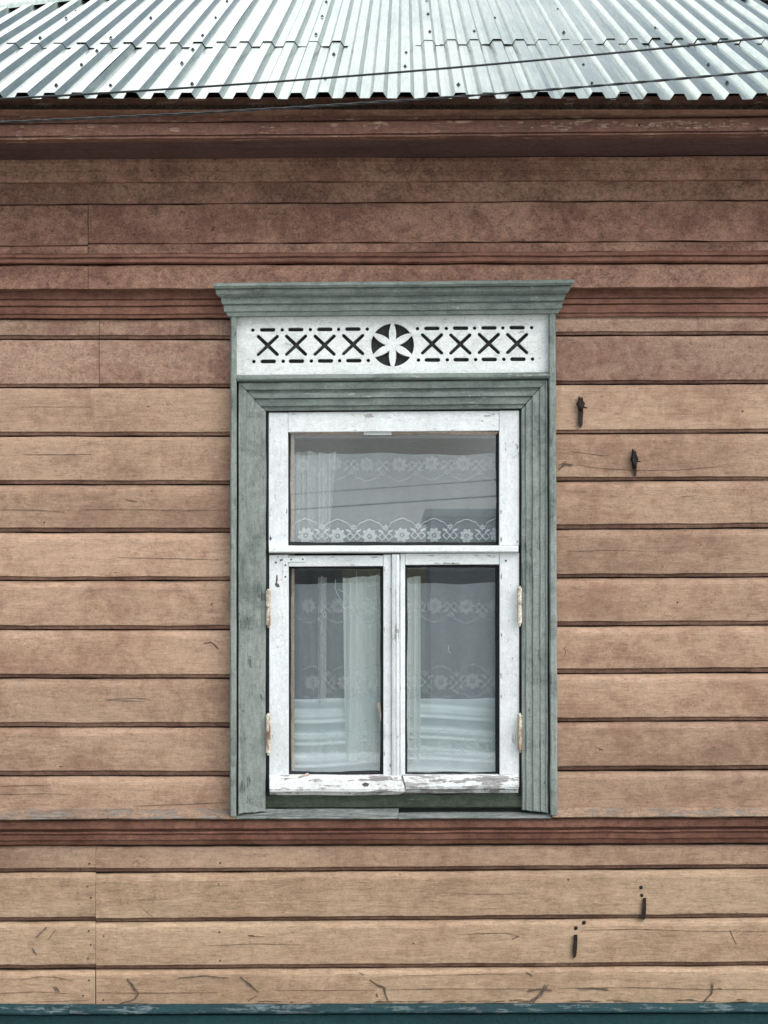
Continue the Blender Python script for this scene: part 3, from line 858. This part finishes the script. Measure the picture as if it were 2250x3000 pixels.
# cornice above the carved panel
cp = [(829, .105, 628, 1678), (831, .122, 625, 1681), (838, .126, 624, 1682), (845, .120, 627, 1679), (847, .106, 633, 1673), (849, .108, 632, 1670), (860, .106, 633, 1669), (867, .098, 638, 1665), (871, .090, 645, 1659), (874, .082, 648, 1656), (880, .082, 648, 1655), (887, .084, 650, 1653), (891, .082, 651, 1652),
      (893, .072, 655, 1648), (896, .074, 655, 1648), (913, .071, 657, 1646), (916, .064, 662, 1641), (919, .066, 663, 1640), (927, .062, 668, 1636), (929, .04, 670, 1634)]
def tc(y):
    g = 10.0 / 1050
    return (y + g * 630, y + g * 630 - g * 2250)
band('cornice_moulding', [(*tc(y), p) for y, p, _, _ in cp], 628, 1678, M_green_h, window, back=-.01, jit=.6, step=36, xends=[(l, r_) for _, _, l, r_ in cp])

# carved white panel with sawn-out ornament
def carved_panel():
    pp = .027
    d = DIST - pp
    def loc2(x, y):
        v = P(x, y, pp)
        return (v.x, v.z)
    loops = [[(692, 924), (1150, 919), (1608, 914), (1608, 1094), (1150, 1100), (692, 1104)]]
    g = -6.5 / 730
    def yy(x, y): return y + g * (x - 784)
    def oval(cx, cy, hx, hy, n=10):
        out = []
        for i in range(n + 1):
            q = -math.pi / 2 + math.pi * i / n
            out.append((cx + hx - hy + hy * math.cos(q), cy + hy * math.sin(q)))
        for i in range(n + 1):
            q = math.pi / 2 + math.pi * i / n
            out.append((cx - hx + hy + hy * math.cos(q), cy + hy * math.sin(q)))
        return out
    rr = random.Random(4)
    xs = [784.3, 867.2, 950.8, 1034.4, 1265.8, 1348.7, 1432.2, 1515.1]
    for x in xs:
        loops.append(oval(x + rr.uniform(-1, 1), yy(x, 966), 23, 5.9, 6))
        loops.append(oval(x + 2 + rr.uniform(-1, 1), yy(x, 1058.5), 23, 6.0, 6))
        cy, w, hx, hy = yy(x, 1012) + rr.uniform(-1, 1), 5.6, 29.5, 28
        l = math.hypot(hx, hy); ux, uy = hx / l, hy / l
        arms = []
        for sx, sy in ((1, -1), (1, 1), (-1, 1), (-1, -1)):
            ax, ay = sx * ux, sy * uy; nx, ny = -ay, ax
            arms.append(((ax, ay), (nx, ny)))
        pts = []
        for (ax, ay), (nx, ny) in arms:
            pts.append((x + ax * w * 1.42 * .72 - nx * w, cy + ay * w - ny * w))
            pts.append((x + ax * l - nx * w * .9, cy + ay * l - ny * w * .9))
            pts.append((x + ax * (l + 3.5), cy + ay * (l + 3.5)))
            pts.append((x + ax * l + nx * w * .9, cy + ay * l + ny * w * .9))
        # replace the inner corner points with the exact crotches
        q = w * math.sqrt(2)
        pts[0] = (x, cy - q); pts[4] = (x + q, cy); pts[8] = (x, cy + q); pts[12] = (x - q, cy)
        loops.append(pts)
    for x in (740.6, 806.8, 907 + 2, 992, 1076, 1223, 1307.6, 1390.5, 1473.3, 1557.6):
        x = {806.8: 826.5}.get(x, x)
        loops.append(oval(x, yy(x, 966.5), 5.5, 5.45, 6))
        loops.append(oval(x + 3, yy(x, 1058.5), 5.6, 5.55, 6))
    R, cx, cy = 63.0, 1150.0, 1010.5
    for k in range(6):
        th = math.radians(60 * k)
        A, B = [], []
        for i in range(13):
            q = i / 12
            r0 = 17 + (R - 17) * q
            w = 4.2 + 6.3 * math.sin(math.pi * (r0 / R) ** 1.05)
            half = math.radians(30) - math.asin(min(.99, w / r0))
            half = max(half, .006)
            A.append((cx + r0 * math.cos(th + half), cy - r0 * math.sin(th + half)))
            B.append((cx + r0 * math.cos(th - half), cy - r0 * math.sin(th - half)))
        hA = math.radians(30) - math.asin(4.2 / R)
        arc = [(cx + R * math.cos(th + hA - 2 * hA * i / 8), cy - R * math.sin(th + hA - 2 * hA * i / 8)) for i in range(1, 8)]
        loops.append(A + arc + B[::-1])
    cu = bpy.data.curves.new('panel_outline', 'CURVE')
    cu.dimensions = '2D'; cu.fill_mode = 'BOTH'; cu.extrude = .0085
    for lp in loops:
        s = cu.splines.new('POLY'); s.points.add(len(lp) - 1); s.use_cyclic_u = True
        for pt, (x, y) in zip(s.points, lp):
            a_, b_ = loc2(x, y); pt.co = (a_, b_, 0, 1)
    tmp = bpy.data.objects.new('tmp', cu); col.objects.link(tmp)
    bpy.context.view_layer.update()
    dg = bpy.context.evaluated_depsgraph_get()
    me = bpy.data.meshes.new_from_object(tmp.evaluated_get(dg))
    bpy.data.objects.remove(tmp)
    me.transform(Matrix(((1, 0, 0, 0), (0, 0, -1, -pp + .0085), (0, 1, 0, 0), (0, 0, 0, 1))))
    me.name = 'carved_panel'
    me.materials.clear()
    return link('carved_panel', me, M_white_panel, window)
carved_panel()
M_pback = painted_wood('grey_brown_panel_backing', (.04, .042, .042), (.034, .035, .035), (.02, .02, .02), .5, .3, .3)
boxpx('panel_backing', 694, 1608, 926, 1098, .005, -.012, M_pback, window)

# sashes
SP = .008
def wood(name, xa, xb, ya, yb_, mat, p=SP, back=-.036, skew=(0, 0, 0, 0)):
    return boxpx(name, xa, xb, ya, yb_, p, back, mat, window, bev=.0016, skew=skew)
# transom light
wood('sash_stile', 787, 843.4, 1209, 1600, M_white, skew=(0, -.5, 0, 0))
wood('sash_stile', 1462.6, 1521, 1203, 1598, M_white, skew=(0, -.5, 0, 0))
wood('sash_rail', 844, 1462, 1208, 1266, M_white_h, p=SP - .0012, skew=(0, -4.5, 0, -4))
band('drip_bar', [(1599, 1597, .006), (1601, 1599, .020), (1604, 1602, .026), (1617, 1614, .028), (1620, 1617, .022), (1622, 1619, .006)], 788, 1519, M_white_h, window, back=-.03, jit=.5, step=40)
# left casement
wood('sash_stile', 788.5, 845, 1626, 2313, M_white, skew=(0, -.5, 0, 0))
wood('sash_rail', 845.8, 1122.4, 1627, 1660, M_white_h, p=SP - .0015, skew=(1, 0, 0, -1.5))
wood('sash_stile', 1123, 1146, 1625, 2278, M_white)
vband('sash_stile', [(1146.8, 1146, SP), (1149, 1149, SP + .012), (1156, 1156, SP + .015), (1158, 1158, SP + .010), (1160, 1160, SP + .010), (1162, 1162, SP + .015), (1168, 1168.5, SP + .014), (1171, 1171, SP)], 1624, 2279, M_white, window, back=-.02, jit=.4)
band('sash_rail', [(2272, 2270, .010), (2276, 2274, .026), (2281, 2279, .030), (2312, 2311, .036), (2319, 2319, .034), (2321, 2321, .012), (2328, 2328, .006), (2331, 2330, -.004)], 789, 1186, M_white_chip, window, back=-.036, jit=.8, step=20,
     xends=[(789, 1171), (789, 1174), (790, 1177), (790, 1187), (790, 1186), (790, 1184), (790, 1170), (790, 1160)])
# right casement
wood('sash_stile', 1172.2, 1186.6, 1622, 2276, M_white, p=SP - .003)
wood('sash_rail', 1187.2, 1463, 1622, 1655, M_white_h, p=SP - .0015, skew=(0, -1.5, 0, -1.5))
wood('sash_stile', 1463.8, 1521, 1620, 2306, M_white, skew=(0, -.5, 0, 0))
band('sash_rail', [(2271, 2269, .008), (2275, 2273, .020), (2280, 2278, .024), (2306, 2303, .029), (2313, 2310, .027), (2315, 2312, .012), (2324, 2321, .006), (2327, 2324, -.004)], 1188, 1519, M_white_chip2, window, back=-.036, jit=.8, step=20,
     xends=[(1179, 1518), (1181, 1518), (1183, 1518), (1189, 1519), (1188.5, 1519), (1185, 1518), (1172, 1518), (1170, 1518)])
# glass, putty beads, inner lining
def pane(xa, xb, ya, yb_, p=-.020):
    return boxpx('glass_pane', xa, xb, ya, yb_, p, p - .003, M_glass, window)
pane(840, 1466, 1262, 1600); pane(842, 1126, 1656, 2276); pane(1183, 1467, 1651, 2275)
def beads(xa, xb, ya, yb_, wl, wr, wt, wb, mt=M_putty_gap, ml=M_putty_gap):
    r = random.Random(int(xa))
    q = -.010
    vband('putty_bead', [(xa - 1, xa - 1, q), (xa + wl * .6, xa + wl * .6, q - .002), (xa + wl, xa + wl, q - .009)], ya, yb_, ml, window, back=-.0199, jit=1.2, step=14)
    vband('putty_bead', [(xb - wr, xb - wr, q - .009), (xb - wr * .6, xb - wr * .6, q - .002), (xb + 1, xb + 1, q)], ya, yb_, M_putty_gap, window, back=-.0199, jit=1.0, step=14)
    band('putty_bead', [(ya - 1, ya - 1, q + .0002), (ya + wt * .5, ya + wt * .5, q - .003), (ya + wt, ya + wt, q - .0092)], xa, xb, mt, window, back=-.0198, jit=1.8, step=14)
    band('putty_bead', [(yb_ - wb, yb_ - wb, q - .0092), (yb_ - wb * .5, yb_ - wb * .5, q - .003), (yb_ + 2, yb_ + 2, q + .0002)], xa, xb, M_putty_gap, window, back=-.0198, jit=2.2, step=14)
beads(844, 1462, 1265, 1599, 7, 9, 9, 11, mt=M_rawpine)
beads(846, 1122.5, 1660, 2272, 7, 8, 6, 12)
beads(1187, 1463, 1656, 2271, 6, 12, 7, 9)
boxpx('putty_bead', 1066, 1147, 1266, 1274, -.006, -.018, M_white_h, window)
# inner frame of the second glazing
def inner(xa, xb, ya, yb_, mat=M_beige, p=-.0245, q=-.034):
    return boxpx('inner_frame', xa, xb, ya, yb_, p, q, mat, window)
inner(800, 862, 1225, 2330); inner(1456, 1515, 1225, 2330); inner(862.5, 1455.5, 1225, 1284, M_room); inner(862.5, 1455.5, 1594, 1672, M_putty_gap); inner(862.5, 1455.5, 2266, 2330); inner(1118, 1192, 1673, 2265, M_beige)
# apron under the sashes and the grey sill
band('apron_board', [(2328, 2324, .0), (2350, 2347, .001), (2366, 2361, .002), (2370, 2365, -.004)], 779, 1528, M_apron, window, back=-.03, jit=.6)
band('sill_board', [(2371, 2366, -.004), (2373, 2368, .006), (2379, 2374, .010), (2390, 2386, .034), (2396, 2391, .050), (2400, 2395, .054), (2403, 2398, .046)], 692, 1167.5, M_ledge_green, window, back=-.03, jit=.9)
band('sill_board', [(2386, 2376, -.006), (2388, 2378, .014), (2396, 2388, .040), (2402, 2394, .053), (2405, 2397, .046)], 1168.5, 1616, M_ledge_green, window, back=-.03, jit=.9)
boxpx('sill_gap_shade', 1168, 1607, 2366, 2392, -.016, -.03, M_putty_gap, window)  # near-black strip painted in for the shade of the open gap
# hinges
def hinge(x, y0, ym, y1, rpx, mat2):
    o1 = tube('hinge', [P(x, y0 - 5, .030), P(x, y0, .030), P(x, y0 + .5, .030), P(x, ym - 1, .030), P(x, ym, .030), P(x, ym + .4, .030), P(x, ym + 2, .030), P(x, ym + 3, .030), P(x, y1, .030), P(x, y1 + .6, .030), P(x, y1 + 7, .030), P(x, y1 + 10, .030)],
         0, M_hinge, window, 12, [rpx * q / 800 for q in (.3, .75, 1, 1, 1, .6, .6, 1, 1, .6, .5, .15)])
    if mat2: o1.data.materials[0] = mat2
    for f in o1.data.polygons: f.use_smooth = False
hinge(786, 1730, 1779, 1831, 7.0, M_hinge); hinge(785.5, 2094, 2148, 2204, 7.0, None)
hinge(1522, 1722, 1768, 1826, 7.2, None); hinge(1523, 2094, 2140, 2196, 6.8, None)
# corner plate on the left casement
bp = [(829, 1634), (896, 1632), (904, 1636), (896, 1645.5), (843, 1646.5), (842, 1698), (832, 1708), (829, 1706)]
plate = sliver('corner_plate', bp, M_white, window, p=SP + .0016, thick=.0018)
me_ps = dome('plate_screw', 3.2, .0012); me_ps.materials.append(M_knot)
for x, y in ((853, 1639), (887, 1638), (836, 1656), (836, 1690), (823, 1641), (1482, 1643), (808, 1648)):
    link('plate_screw', me_ps, None, window, loc=P(x, y, SP + .0014))
# bare patch on the left casement stile, loose chip on its right edge
sliver('paint_chip', [(809, 1686), (813, 1684), (814, 1700), (811, 1707), (817, 1712), (820, 1719), (812, 1721), (805, 1714), (808, 1704)], M_knot, window, p=SP + .0006, thick=.001)
sliver('paint_chip', [(1060, 2297), (1070, 2292), (1082, 2296), (1078, 2304), (1066, 2305)], M_knot, window, p=.0345, thick=.002)
sliver('paint_chip', [(791, 1571), (797, 1576), (794, 1583), (789, 1580)], M_knot, window, p=SP + .0006, thick=.001)
r = random.Random(77)
for k in range(34):          # small flakes missing from the white paint, mostly along edges and joints
    wx, wy, vert = r.choice([(r.choice((792, 840, 1468, 1516)), r.uniform(1230, 1590), 1), (r.choice((793, 841, 1469, 1517)), r.uniform(1640, 2290), 1), (r.uniform(850, 1450), r.choice((1213, 1218, 1260)), 0), (r.uniform(850, 1110), r.choice((1632, 1655)), 0), (r.uniform(1195, 1455), r.choice((1628, 1650)), 0), (r.choice((1126, 1143)), r.uniform(1640, 2260), 1)])
    a_, b_ = (r.uniform(1.2, 3), r.uniform(3, 13)) if vert else (r.uniform(4, 15), r.uniform(1.0, 2.2))
    sliver('paint_chip', [(wx + math.cos(6.283 * i / 8) * a_ * r.uniform(.5, 1.1), wy + math.sin(6.283 * i / 8) * b_ * r.uniform(.5, 1.1)) for i in range(8)], M_bare, window, p=SP + .0005, thick=.0025)
sliver('putty_chip', [(1104, 2058), (1114, 2058), (1117, 2092), (1116, 2116), (1110, 2090)], M_rawpine, window, p=-.012, thick=.006)

# ------------------------------------------------------------------ curtains and cloth behind the panes
def cloth_grid(xa, xb, ya, yb_, p, fn, nx=60, ny=30, xfn=None):
    verts, faces = [], []
    for j in range(ny + 1):
        for i in range(nx + 1):
            u, v = i / nx, j / ny
            x, y = xa + (xb - xa) * u, ya + (yb_ - ya) * v
            if xfn: x += xfn(u, v)
            verts.append(P(x, y + ((1.5 * math.sin(u * 25) + 2.5 * math.sin(u * 9 + 1)) if j == 0 else 0), p + fn(x, y)))
    for j in range(ny):
        for i in range(nx):
            a_ = j * (nx + 1) + i
            faces.append((a_, a_ + 1, a_ + nx + 2, a_ + nx + 1))
    return verts, faces
def cloth(name, mat, args, label, cat, group=None):
    v, f = cloth_grid(*args)
    me = bpy.data.meshes.new(name); me.from_pydata([tuple(q) for q in v], [], f)
    o = link(name, me, mat, smooth=True)
    return tag(o, label, cat, group)
NP = -.040
up = cloth('lace_curtain', M_net, (852, 1466, 1330, 1612, NP, lambda x, y: .002 * math.sin(x * .11) + .001 * math.sin(x * .31)), 'sheer white lace curtain with two flower borders behind the wide upper pane', 'curtain', 'lace curtains in the window')
lo = cloth('lace_curtain', M_net, (852, 1466, 1708, 2290, NP, lambda x, y: .003 * math.sin(x * .08) + .0015 * math.sin(x * .23)), 'sheer white lace curtain with three faint flower bands behind the two lower casements', 'curtain', 'lace curtains in the window')

UNIT = (DIST + .04) / FPX
def ring_mesh(name, outer, hole, mat):
    """Flat lace motif 0.6 mm thick from an outline (px) and an optional inner outline with as many points."""
    bm = bmesh.new()
    def mk(pts, y): return [bm.verts.new((x * UNIT, y, -z * UNIT)) for x, z in pts]
    o1, o2 = mk(outer, 0), mk(outer, .0006)
    n = len(outer)
    for i in range(n): bm.faces.new((o1[i], o1[(i + 1) % n], o2[(i + 1) % n], o2[i]))
    if hole:
        h1, h2 = mk(hole, 0), mk(hole, .0006)
        for i in range(n):
            j = (i + 1) % n
            bm.faces.new((o1[i], o1[j], h1[j], h1[i])); bm.faces.new((o2[i], h2[i], h2[j], o2[j])); bm.faces.new((h1[i], h2[i], h2[j], h1[j]))
    else:
        bm.faces.new(o1); bm.faces.new(o2[::-1])
    me = bm_mesh(name, bm); me.materials.append(mat)
    return me
def flower_pts(r, lobes, amp, n=48, ph=0): return [((r + amp * abs(math.sin(lobes / 2 * q + ph)) - amp * .5) * math.cos(q), (r + amp * abs(math.sin(lobes / 2 * q + ph)) - amp * .5) * math.sin(q)) for q in (2 * math.pi * i / n for i in range(n))]
def lace_set(mat):
    fl = ring_mesh('lace_flower', flower_pts(20, 8, 7), flower_pts(6.5, 6, 3), mat)
    ct = ring_mesh('lace_bud', flower_pts(3.6, 5, 2, 20), None, mat)
    star = ring_mesh('lace_star', flower_pts(6.5, 6, 7, 36), flower_pts(2, 6, .5, 36), mat)
    dia = ring_mesh('lace_diamond', [(0, -13), (13, 0), (0, 13), (-13, 0)], [(0, -8.5), (8.5, 0), (0, 8.5), (-8.5, 0)], mat)
    leaf = ring_mesh('lace_leaf', [(-9, 3), (-3, -3), (6, -5), (10, -3), (4, 2), (-3, 5)], None, mat)
    arc = []
    for i in range(25):
        u = i / 24
        arc.append((-38 + 76 * u, -22 * (math.sin(math.pi * u) ** .55) - 2.2 * abs(math.sin(u * math.pi * 4)) - (4 * max(0, 1 - abs(u - .5) * 9))))
    w = 1.5
    sc = ring_mesh('lace_scallop', [(x, y - w) for x, y in arc] + [(x, y + w) for x, y in arc[::-1]], None, mat)
    return fl, ct, star, dia, leaf, sc
LS, LSF, LSG = lace_set(M_lace), lace_set(M_lace_faint), lace_set(M_lace_ghost)
lr = random.Random(5)
def lace_band(parent, xs, yf, flip, sets, skew=-.006, both=False):
    fl, ct, star, dia, leaf, sc = sets
    q = -1 if flip else 1
    p = NP + .0055
    for x in xs:
        y = yf + skew * (x - 1150) + 2.2 * math.sin(x * .021 + yf)
        f_ = link('lace_flower', fl, None, parent, loc=P(x, y, p)); f_.rotation_euler.y = lr.uniform(-.5, .5); f_.scale = (lr.uniform(.88, 1.08), 1, lr.uniform(.9, 1.06))
        link('lace_bud', ct, None, parent, loc=P(x, y, p))
        for sgn in ((q,) if not both else (1, -1)):
            o = link('lace_scallop', sc, None, parent, loc=P(x, y - 23 * sgn, p)); o.scale = (1, 1, sgn)
            o = link('lace_star', star, None, parent, loc=P(x + 47, y - 25 * sgn, p))
            for sg in (-1, 1):
                o = link('lace_leaf', leaf, None, parent, loc=P(x + 47 + 14 * sg, y - 15 * sgn, p)); o.scale = (sg, 1, sgn)
        for dx, dy in ((37, 1), (57, 1)):
            link('lace_diamond', dia, None, parent, loc=P(x + dx, y + dy, p))
lace_band(up, [895.5, 989, 1082.6, 1178, 1271.6, 1367, 1461 - 2], 1569, False, LS)
lace_band(up, [886, 981, 1074.7, 1170, 1263.6, 1357, 1450], 1360, True, LSG)
lace_band(lo, [905, 990, 1080, 1180, 1273, 1366, 1455], 1776, True, LSG)
lace_band(lo, [915, 1008, 1100, 1198, 1291, 1384, 1474 - 10], 1998, False, LSG, both=True)
lace_band(lo, [925, 1018, 1105, 1202, 1298, 1384, 1470 - 8], 2190, False, LSG, both=True)

def vf(freqs): return lambda x, y: sum(a * math.sin(f * x + q + .0012 * y) for a, f, q in freqs)
cloth('drape', M_sheer, (846, 985, 1325, 1612, -.062, vf([(.008, .16, 0), (.004, .41, 1)]), 70, 20, lambda u, v: -22 * v * u), 'cream drape gathered at the left edge of the upper pane behind the lace', 'curtain', 'cream drapes behind the lace')
cloth('drape', M_sheer, (932, 957, 1690, 2060, -.06, vf([(.008, .22, 0), (.003, .6, 1)]), 30, 20), 'narrow cream drape strip hanging in the left casement behind the lace', 'curtain', 'cream drapes behind the lace')
cloth('drape', M_drape, (1004, 1232, 1690, 2230, -.06, vf([(.008, .09, .4), (.003, .33, 1), (.002, .8, 2)]), 80, 24, lambda u, v: 8 * v * (1 - u)), 'wide cream drape hanging behind the meeting stiles of the two casements', 'curtain', 'cream drapes behind the lace')
def folds(x, y):
    t_ = (y - 2040) / 240
    yy = y + 7 * math.sin(x * .011 + 1) + 9 * math.sin(x * .0052 + .5) * t_
    k = .009 * math.sin(yy * .20 + .7 * math.sin(yy * .2)) + .010 * math.sin(yy * .105 + 1.2)
    return k * min(1, max(0, t_ * 4)) + .02 * t_
cloth('folded_cloth', M_cloth, (850, 1466, 2046, 2300, -.082, folds, 60, 90), 'white cotton cloth bunched in horizontal folds along the bottom of the window', 'cloth')
# cobweb threads in the left casement
r = random.Random(11)
wv, wf = [], []
def thread(pts, rr=.0006):
    n0 = len(wv)
    for i, p_ in enumerate(pts):
        for k in range(4):
            q = math.pi / 2 * k
            wv.append(p_ + Vector((math.cos(q) * rr, 0, math.sin(q) * rr)) if i % 1 == 0 else p_)
    for i in range(len(pts) - 1):
        for k in range(4):
            a_, b_ = n0 + i * 4 + k, n0 + i * 4 + (k + 1) % 4
            wf.append((a_, b_, b_ + 4, a_ + 4))
for line, rr in [([(983, 1697), (981, 1720), (988, 1740), (998, 1758)], .0011), ([(1026, 1705), (1029, 1730), (1020, 1755), (1000, 1773)], .001), ([(1044, 1668), (1046, 1700), (1043, 1728)], .0007), ([(992, 1727), (1008, 1735), (1018, 1750)], .001),
                 ([(1003, 1778), (1012, 1783), (1024, 1776)], .001), ([(1070, 1750), (1085, 1758), (1108, 1746)], .0009), ([(1082, 1680), (1095, 1692), (1110, 1684)], .0009), ([(1060, 1688), (1088, 1694), (1112, 1680)], .0008), ([(1075, 1716), (1092, 1716), (1112, 1708)], .0008),
                 ([(1078, 1804), (1090, 1796), (1098, 1802)], .0008), ([(1112, 1790), (1106, 1815), (1114, 1840)], .0008), ([(1079, 1842), (1088, 1824), (1096, 1812)], .0008), ([(1088, 1895), (1094, 1903), (1100, 1894)], .0009), ([(1316, 1890), (1312, 1905), (1320, 1914)], .001), ([(1324, 2018), (1346, 2034)], .001)]:
    pts = []
    for (xa_, ya_), (xb_, yb2) in zip(line, line[1:]):
        for u in (0, .33, .66): pts.append(P(xa_ + (xb_ - xa_) * u + r.uniform(-1, 1), ya_ + (yb2 - ya_) * u, -.030))
    pts.append(P(*line[-1], -.030))
    thread(pts, rr)
me = bpy.data.meshes.new('cobweb'); me.from_pydata([tuple(v) for v in wv], [], wf)
tag(link('cobweb', me, M_web), 'dusty white cobweb threads clinging inside the lower panes', 'cobweb')

# ------------------------------------------------------------------ loose things on the facade
def spike(name, outline, p0, p1, lump, label, loc):
    """Forged iron cramp driven into the wall: a flat tapered shank with an irregular lump on top."""
    root = empty(name, P(*loc, 0))
    tag(root, label, 'iron spike', 'iron spikes driven into the planks')
    sliver('shank', outline, M_rust, root, p=p1, thick=p1 - p0)
    if lump:
        bm = bmesh.new()
        bmesh.ops.create_icosphere(bm, subdivisions=2, radius=1)
        lx, ly, rx, ry, rp = lump
        rr_ = random.Random(int(lx))
        for v in bm.verts:
            c = v.co.copy()
            k = 1 + .22 * math.sin(c.z * 7 + c.x * 4 + lx) + rr_.uniform(-.08, .08)
            v.co = P(lx, ly, .012) + Vector((c.x * rx / 800 * k, -c.y * rp * k, c.z * ry / 800 * k))
        link('head', bm_mesh('head', bm), M_rust, root)
    return root
s1 = spike('iron_spike', [(1694, 1196), (1709, 1196), (1707, 1240), (1706, 1247), (1700, 1254), (1694, 1245), (1693, 1238)], .0, .012, (1701, 1183, 11.5, 24, .018), 'black iron spike with a lumpy head on the plank beside the window top', (1701, 1210))
tube('prong', [P(1706, 1192, .010), P(1714, 1194, .016), P(1720, 1195, .018)], .003, M_rust, s1, 7)
s2 = spike('iron_spike', [(1853, 1352), (1866, 1352), (1865, 1378), (1864, 1394), (1857, 1395), (1855, 1376)], .0, .011, (1858, 1345, 10.5, 30, .016), 'black iron spike with a long knobbly head, one plank lower and further from the window', (1858, 1356))
tube('prong', [P(1864, 1350, .010), P(1872, 1352, .015), P(1877, 1353, .016)], .0022, M_rust, s2, 7)
spike('iron_spike', [(1884, 2631), (1893, 2630), (1893, 2665), (1892, 2682), (1890, 2692), (1884, 2695), (1880, 2686), (1881, 2664)], -.004, .010, None, 'thin brown iron spike crossing a plank joint low on the wall at right', (1887, 2660))
spike('iron_spike', [(1681, 2739), (1690, 2737), (1692, 2742), (1691, 2775), (1688, 2800), (1684, 2807), (1679, 2803), (1678, 2780), (1681, 2755)], -.002, .010, None, 'lowest thin brown iron spike in the second plank above the teal plinth', (1685, 2770))
sp = tube('wood_splinter', [P(858, 2287, .026), P(880, 2276, .027), P(904, 2268, .020)], 0, M_rawpine, None, 5, [.0012, .0045, .0062])
tag(sp, 'pale raw wood splinter lying on the bottom rail of the left casement', 'splinter')

# overhead cables in front of the house
def cable_pts(ctrl, p, x0=-2600, x1=4900, n=90):
    (xa_, ya_), (xb_, yb2), (xc_, yc_) = ctrl
    def q(x):
        return ya_ * (x - xb_) * (x - xc_) / ((xa_ - xb_) * (xa_ - xc_)) + yb2 * (x - xa_) * (x - xc_) / ((xb_ - xa_) * (xb_ - xc_)) + yc_ * (x - xa_) * (x - xb_) / ((xc_ - xa_) * (xc_ - xb_))
    return [P(x0 + (x1 - x0) * i / n, q(x0 + (x1 - x0) * i / n), p) for i in range(n + 1)]
c1 = tube('overhead_cable', cable_pts([(0, 290), (1125, 215), (2250, 109)], 1.5), .0029, M_wire, None, 8)
tag(c1, 'upper thin black overhead cable crossing in front of the metal roof', 'cable', 'overhead cables in front of the house')
base = cable_pts([(0, 358), (1125, 298), (2250, 207)], 1.4, n=600)
c2 = empty('overhead_cable', base[300])
tag(c2, 'lower twisted black overhead cable crossing below the roof edge on the left', 'cable', 'overhead cables in front of the house')
for ph in (0, math.pi):
    tube('strand', [b_ + Vector((0, math.cos(i * .62 + ph) * .0016, math.sin(i * .62 + ph) * .0016)) for i, b_ in enumerate(base)], .0022, M_wire, c2, 6)

# ------------------------------------------------------------------ across the street, seen only as reflections in the panes
def far(px, py, depth):
    d = DIST + depth
    return Vector((CAMX + (px - HX) / FPX * d, -depth, CAMZ + (HY - py) / FPX * d))
for y0, y1, label in ((1462, 1406, 'higher far cable across the street, mirrored in the upper pane'), (1507, 1453, 'lower far cable across the street, mirrored in the upper pane')):
    a_, b_ = far(650, y0, 28), far(1450, y1, 28)
    dv = b_ - a_
    tag(tube('street_cable', [a_ + dv * (u / 6) for u in range(-18, 26, 2)], .019 if y0 > 1480 else .013, M_wire, None, 6), label, 'cable', 'cables across the street')
M_shed = painted_wood('pale_shed_boards', (.48, .51, .54), (.45, .48, .51), (.36, .38, .4), .4, .2, .3, vertical=True)
M_fence = painted_wood('grey_fence_boards', (.26, .265, .27), (.23, .235, .24), (.15, .15, .15), .4, .2, .3, vertical=True)
sx = far(1245, 0, 15).x
stop = far(0, 1490, 15).z
shed = empty('shed', (sx + 2.6, -17, 0))
tag(shed, 'pale grey flat roofed wooden shed across the street, mirrored in the right of the panes', 'shed')
box('shed_wall', sx + .08, sx + 5.2, -19, -15, 0, stop - .12, M_shed, shed)
box('shed_roof', sx, sx + 5.3, -19.1, -14.9, stop - .12, stop, M_shed, shed, .01)
box('shed_door', sx + 3.2, sx + 4.1, -14.995, -14.95, .1, 2.0, M_fence, shed, .01)
fence = empty('board_fence', (-4.5, -15.5, 0))
tag(fence, 'grey upright board fence across the street, left of the shed', 'fence')
fx1 = far(1003, 0, 15.5).x
me_b = bm_mesh('fence_board', box_bm(-.068, .068, -.012, .012, 0, 2.0, .006)); me_b.materials.append(M_fence)
for i in range(48):
    link('fence_board', me_b, None, fence, loc=(fx1 - .07 - i * .145, -15.5, .03 + random.uniform(-.015, .015)))
for z in (.5, 1.6):
    box('fence_rail', fx1 - 7, fx1, -15.56, -15.514, z, z + .07, M_fence, fence)
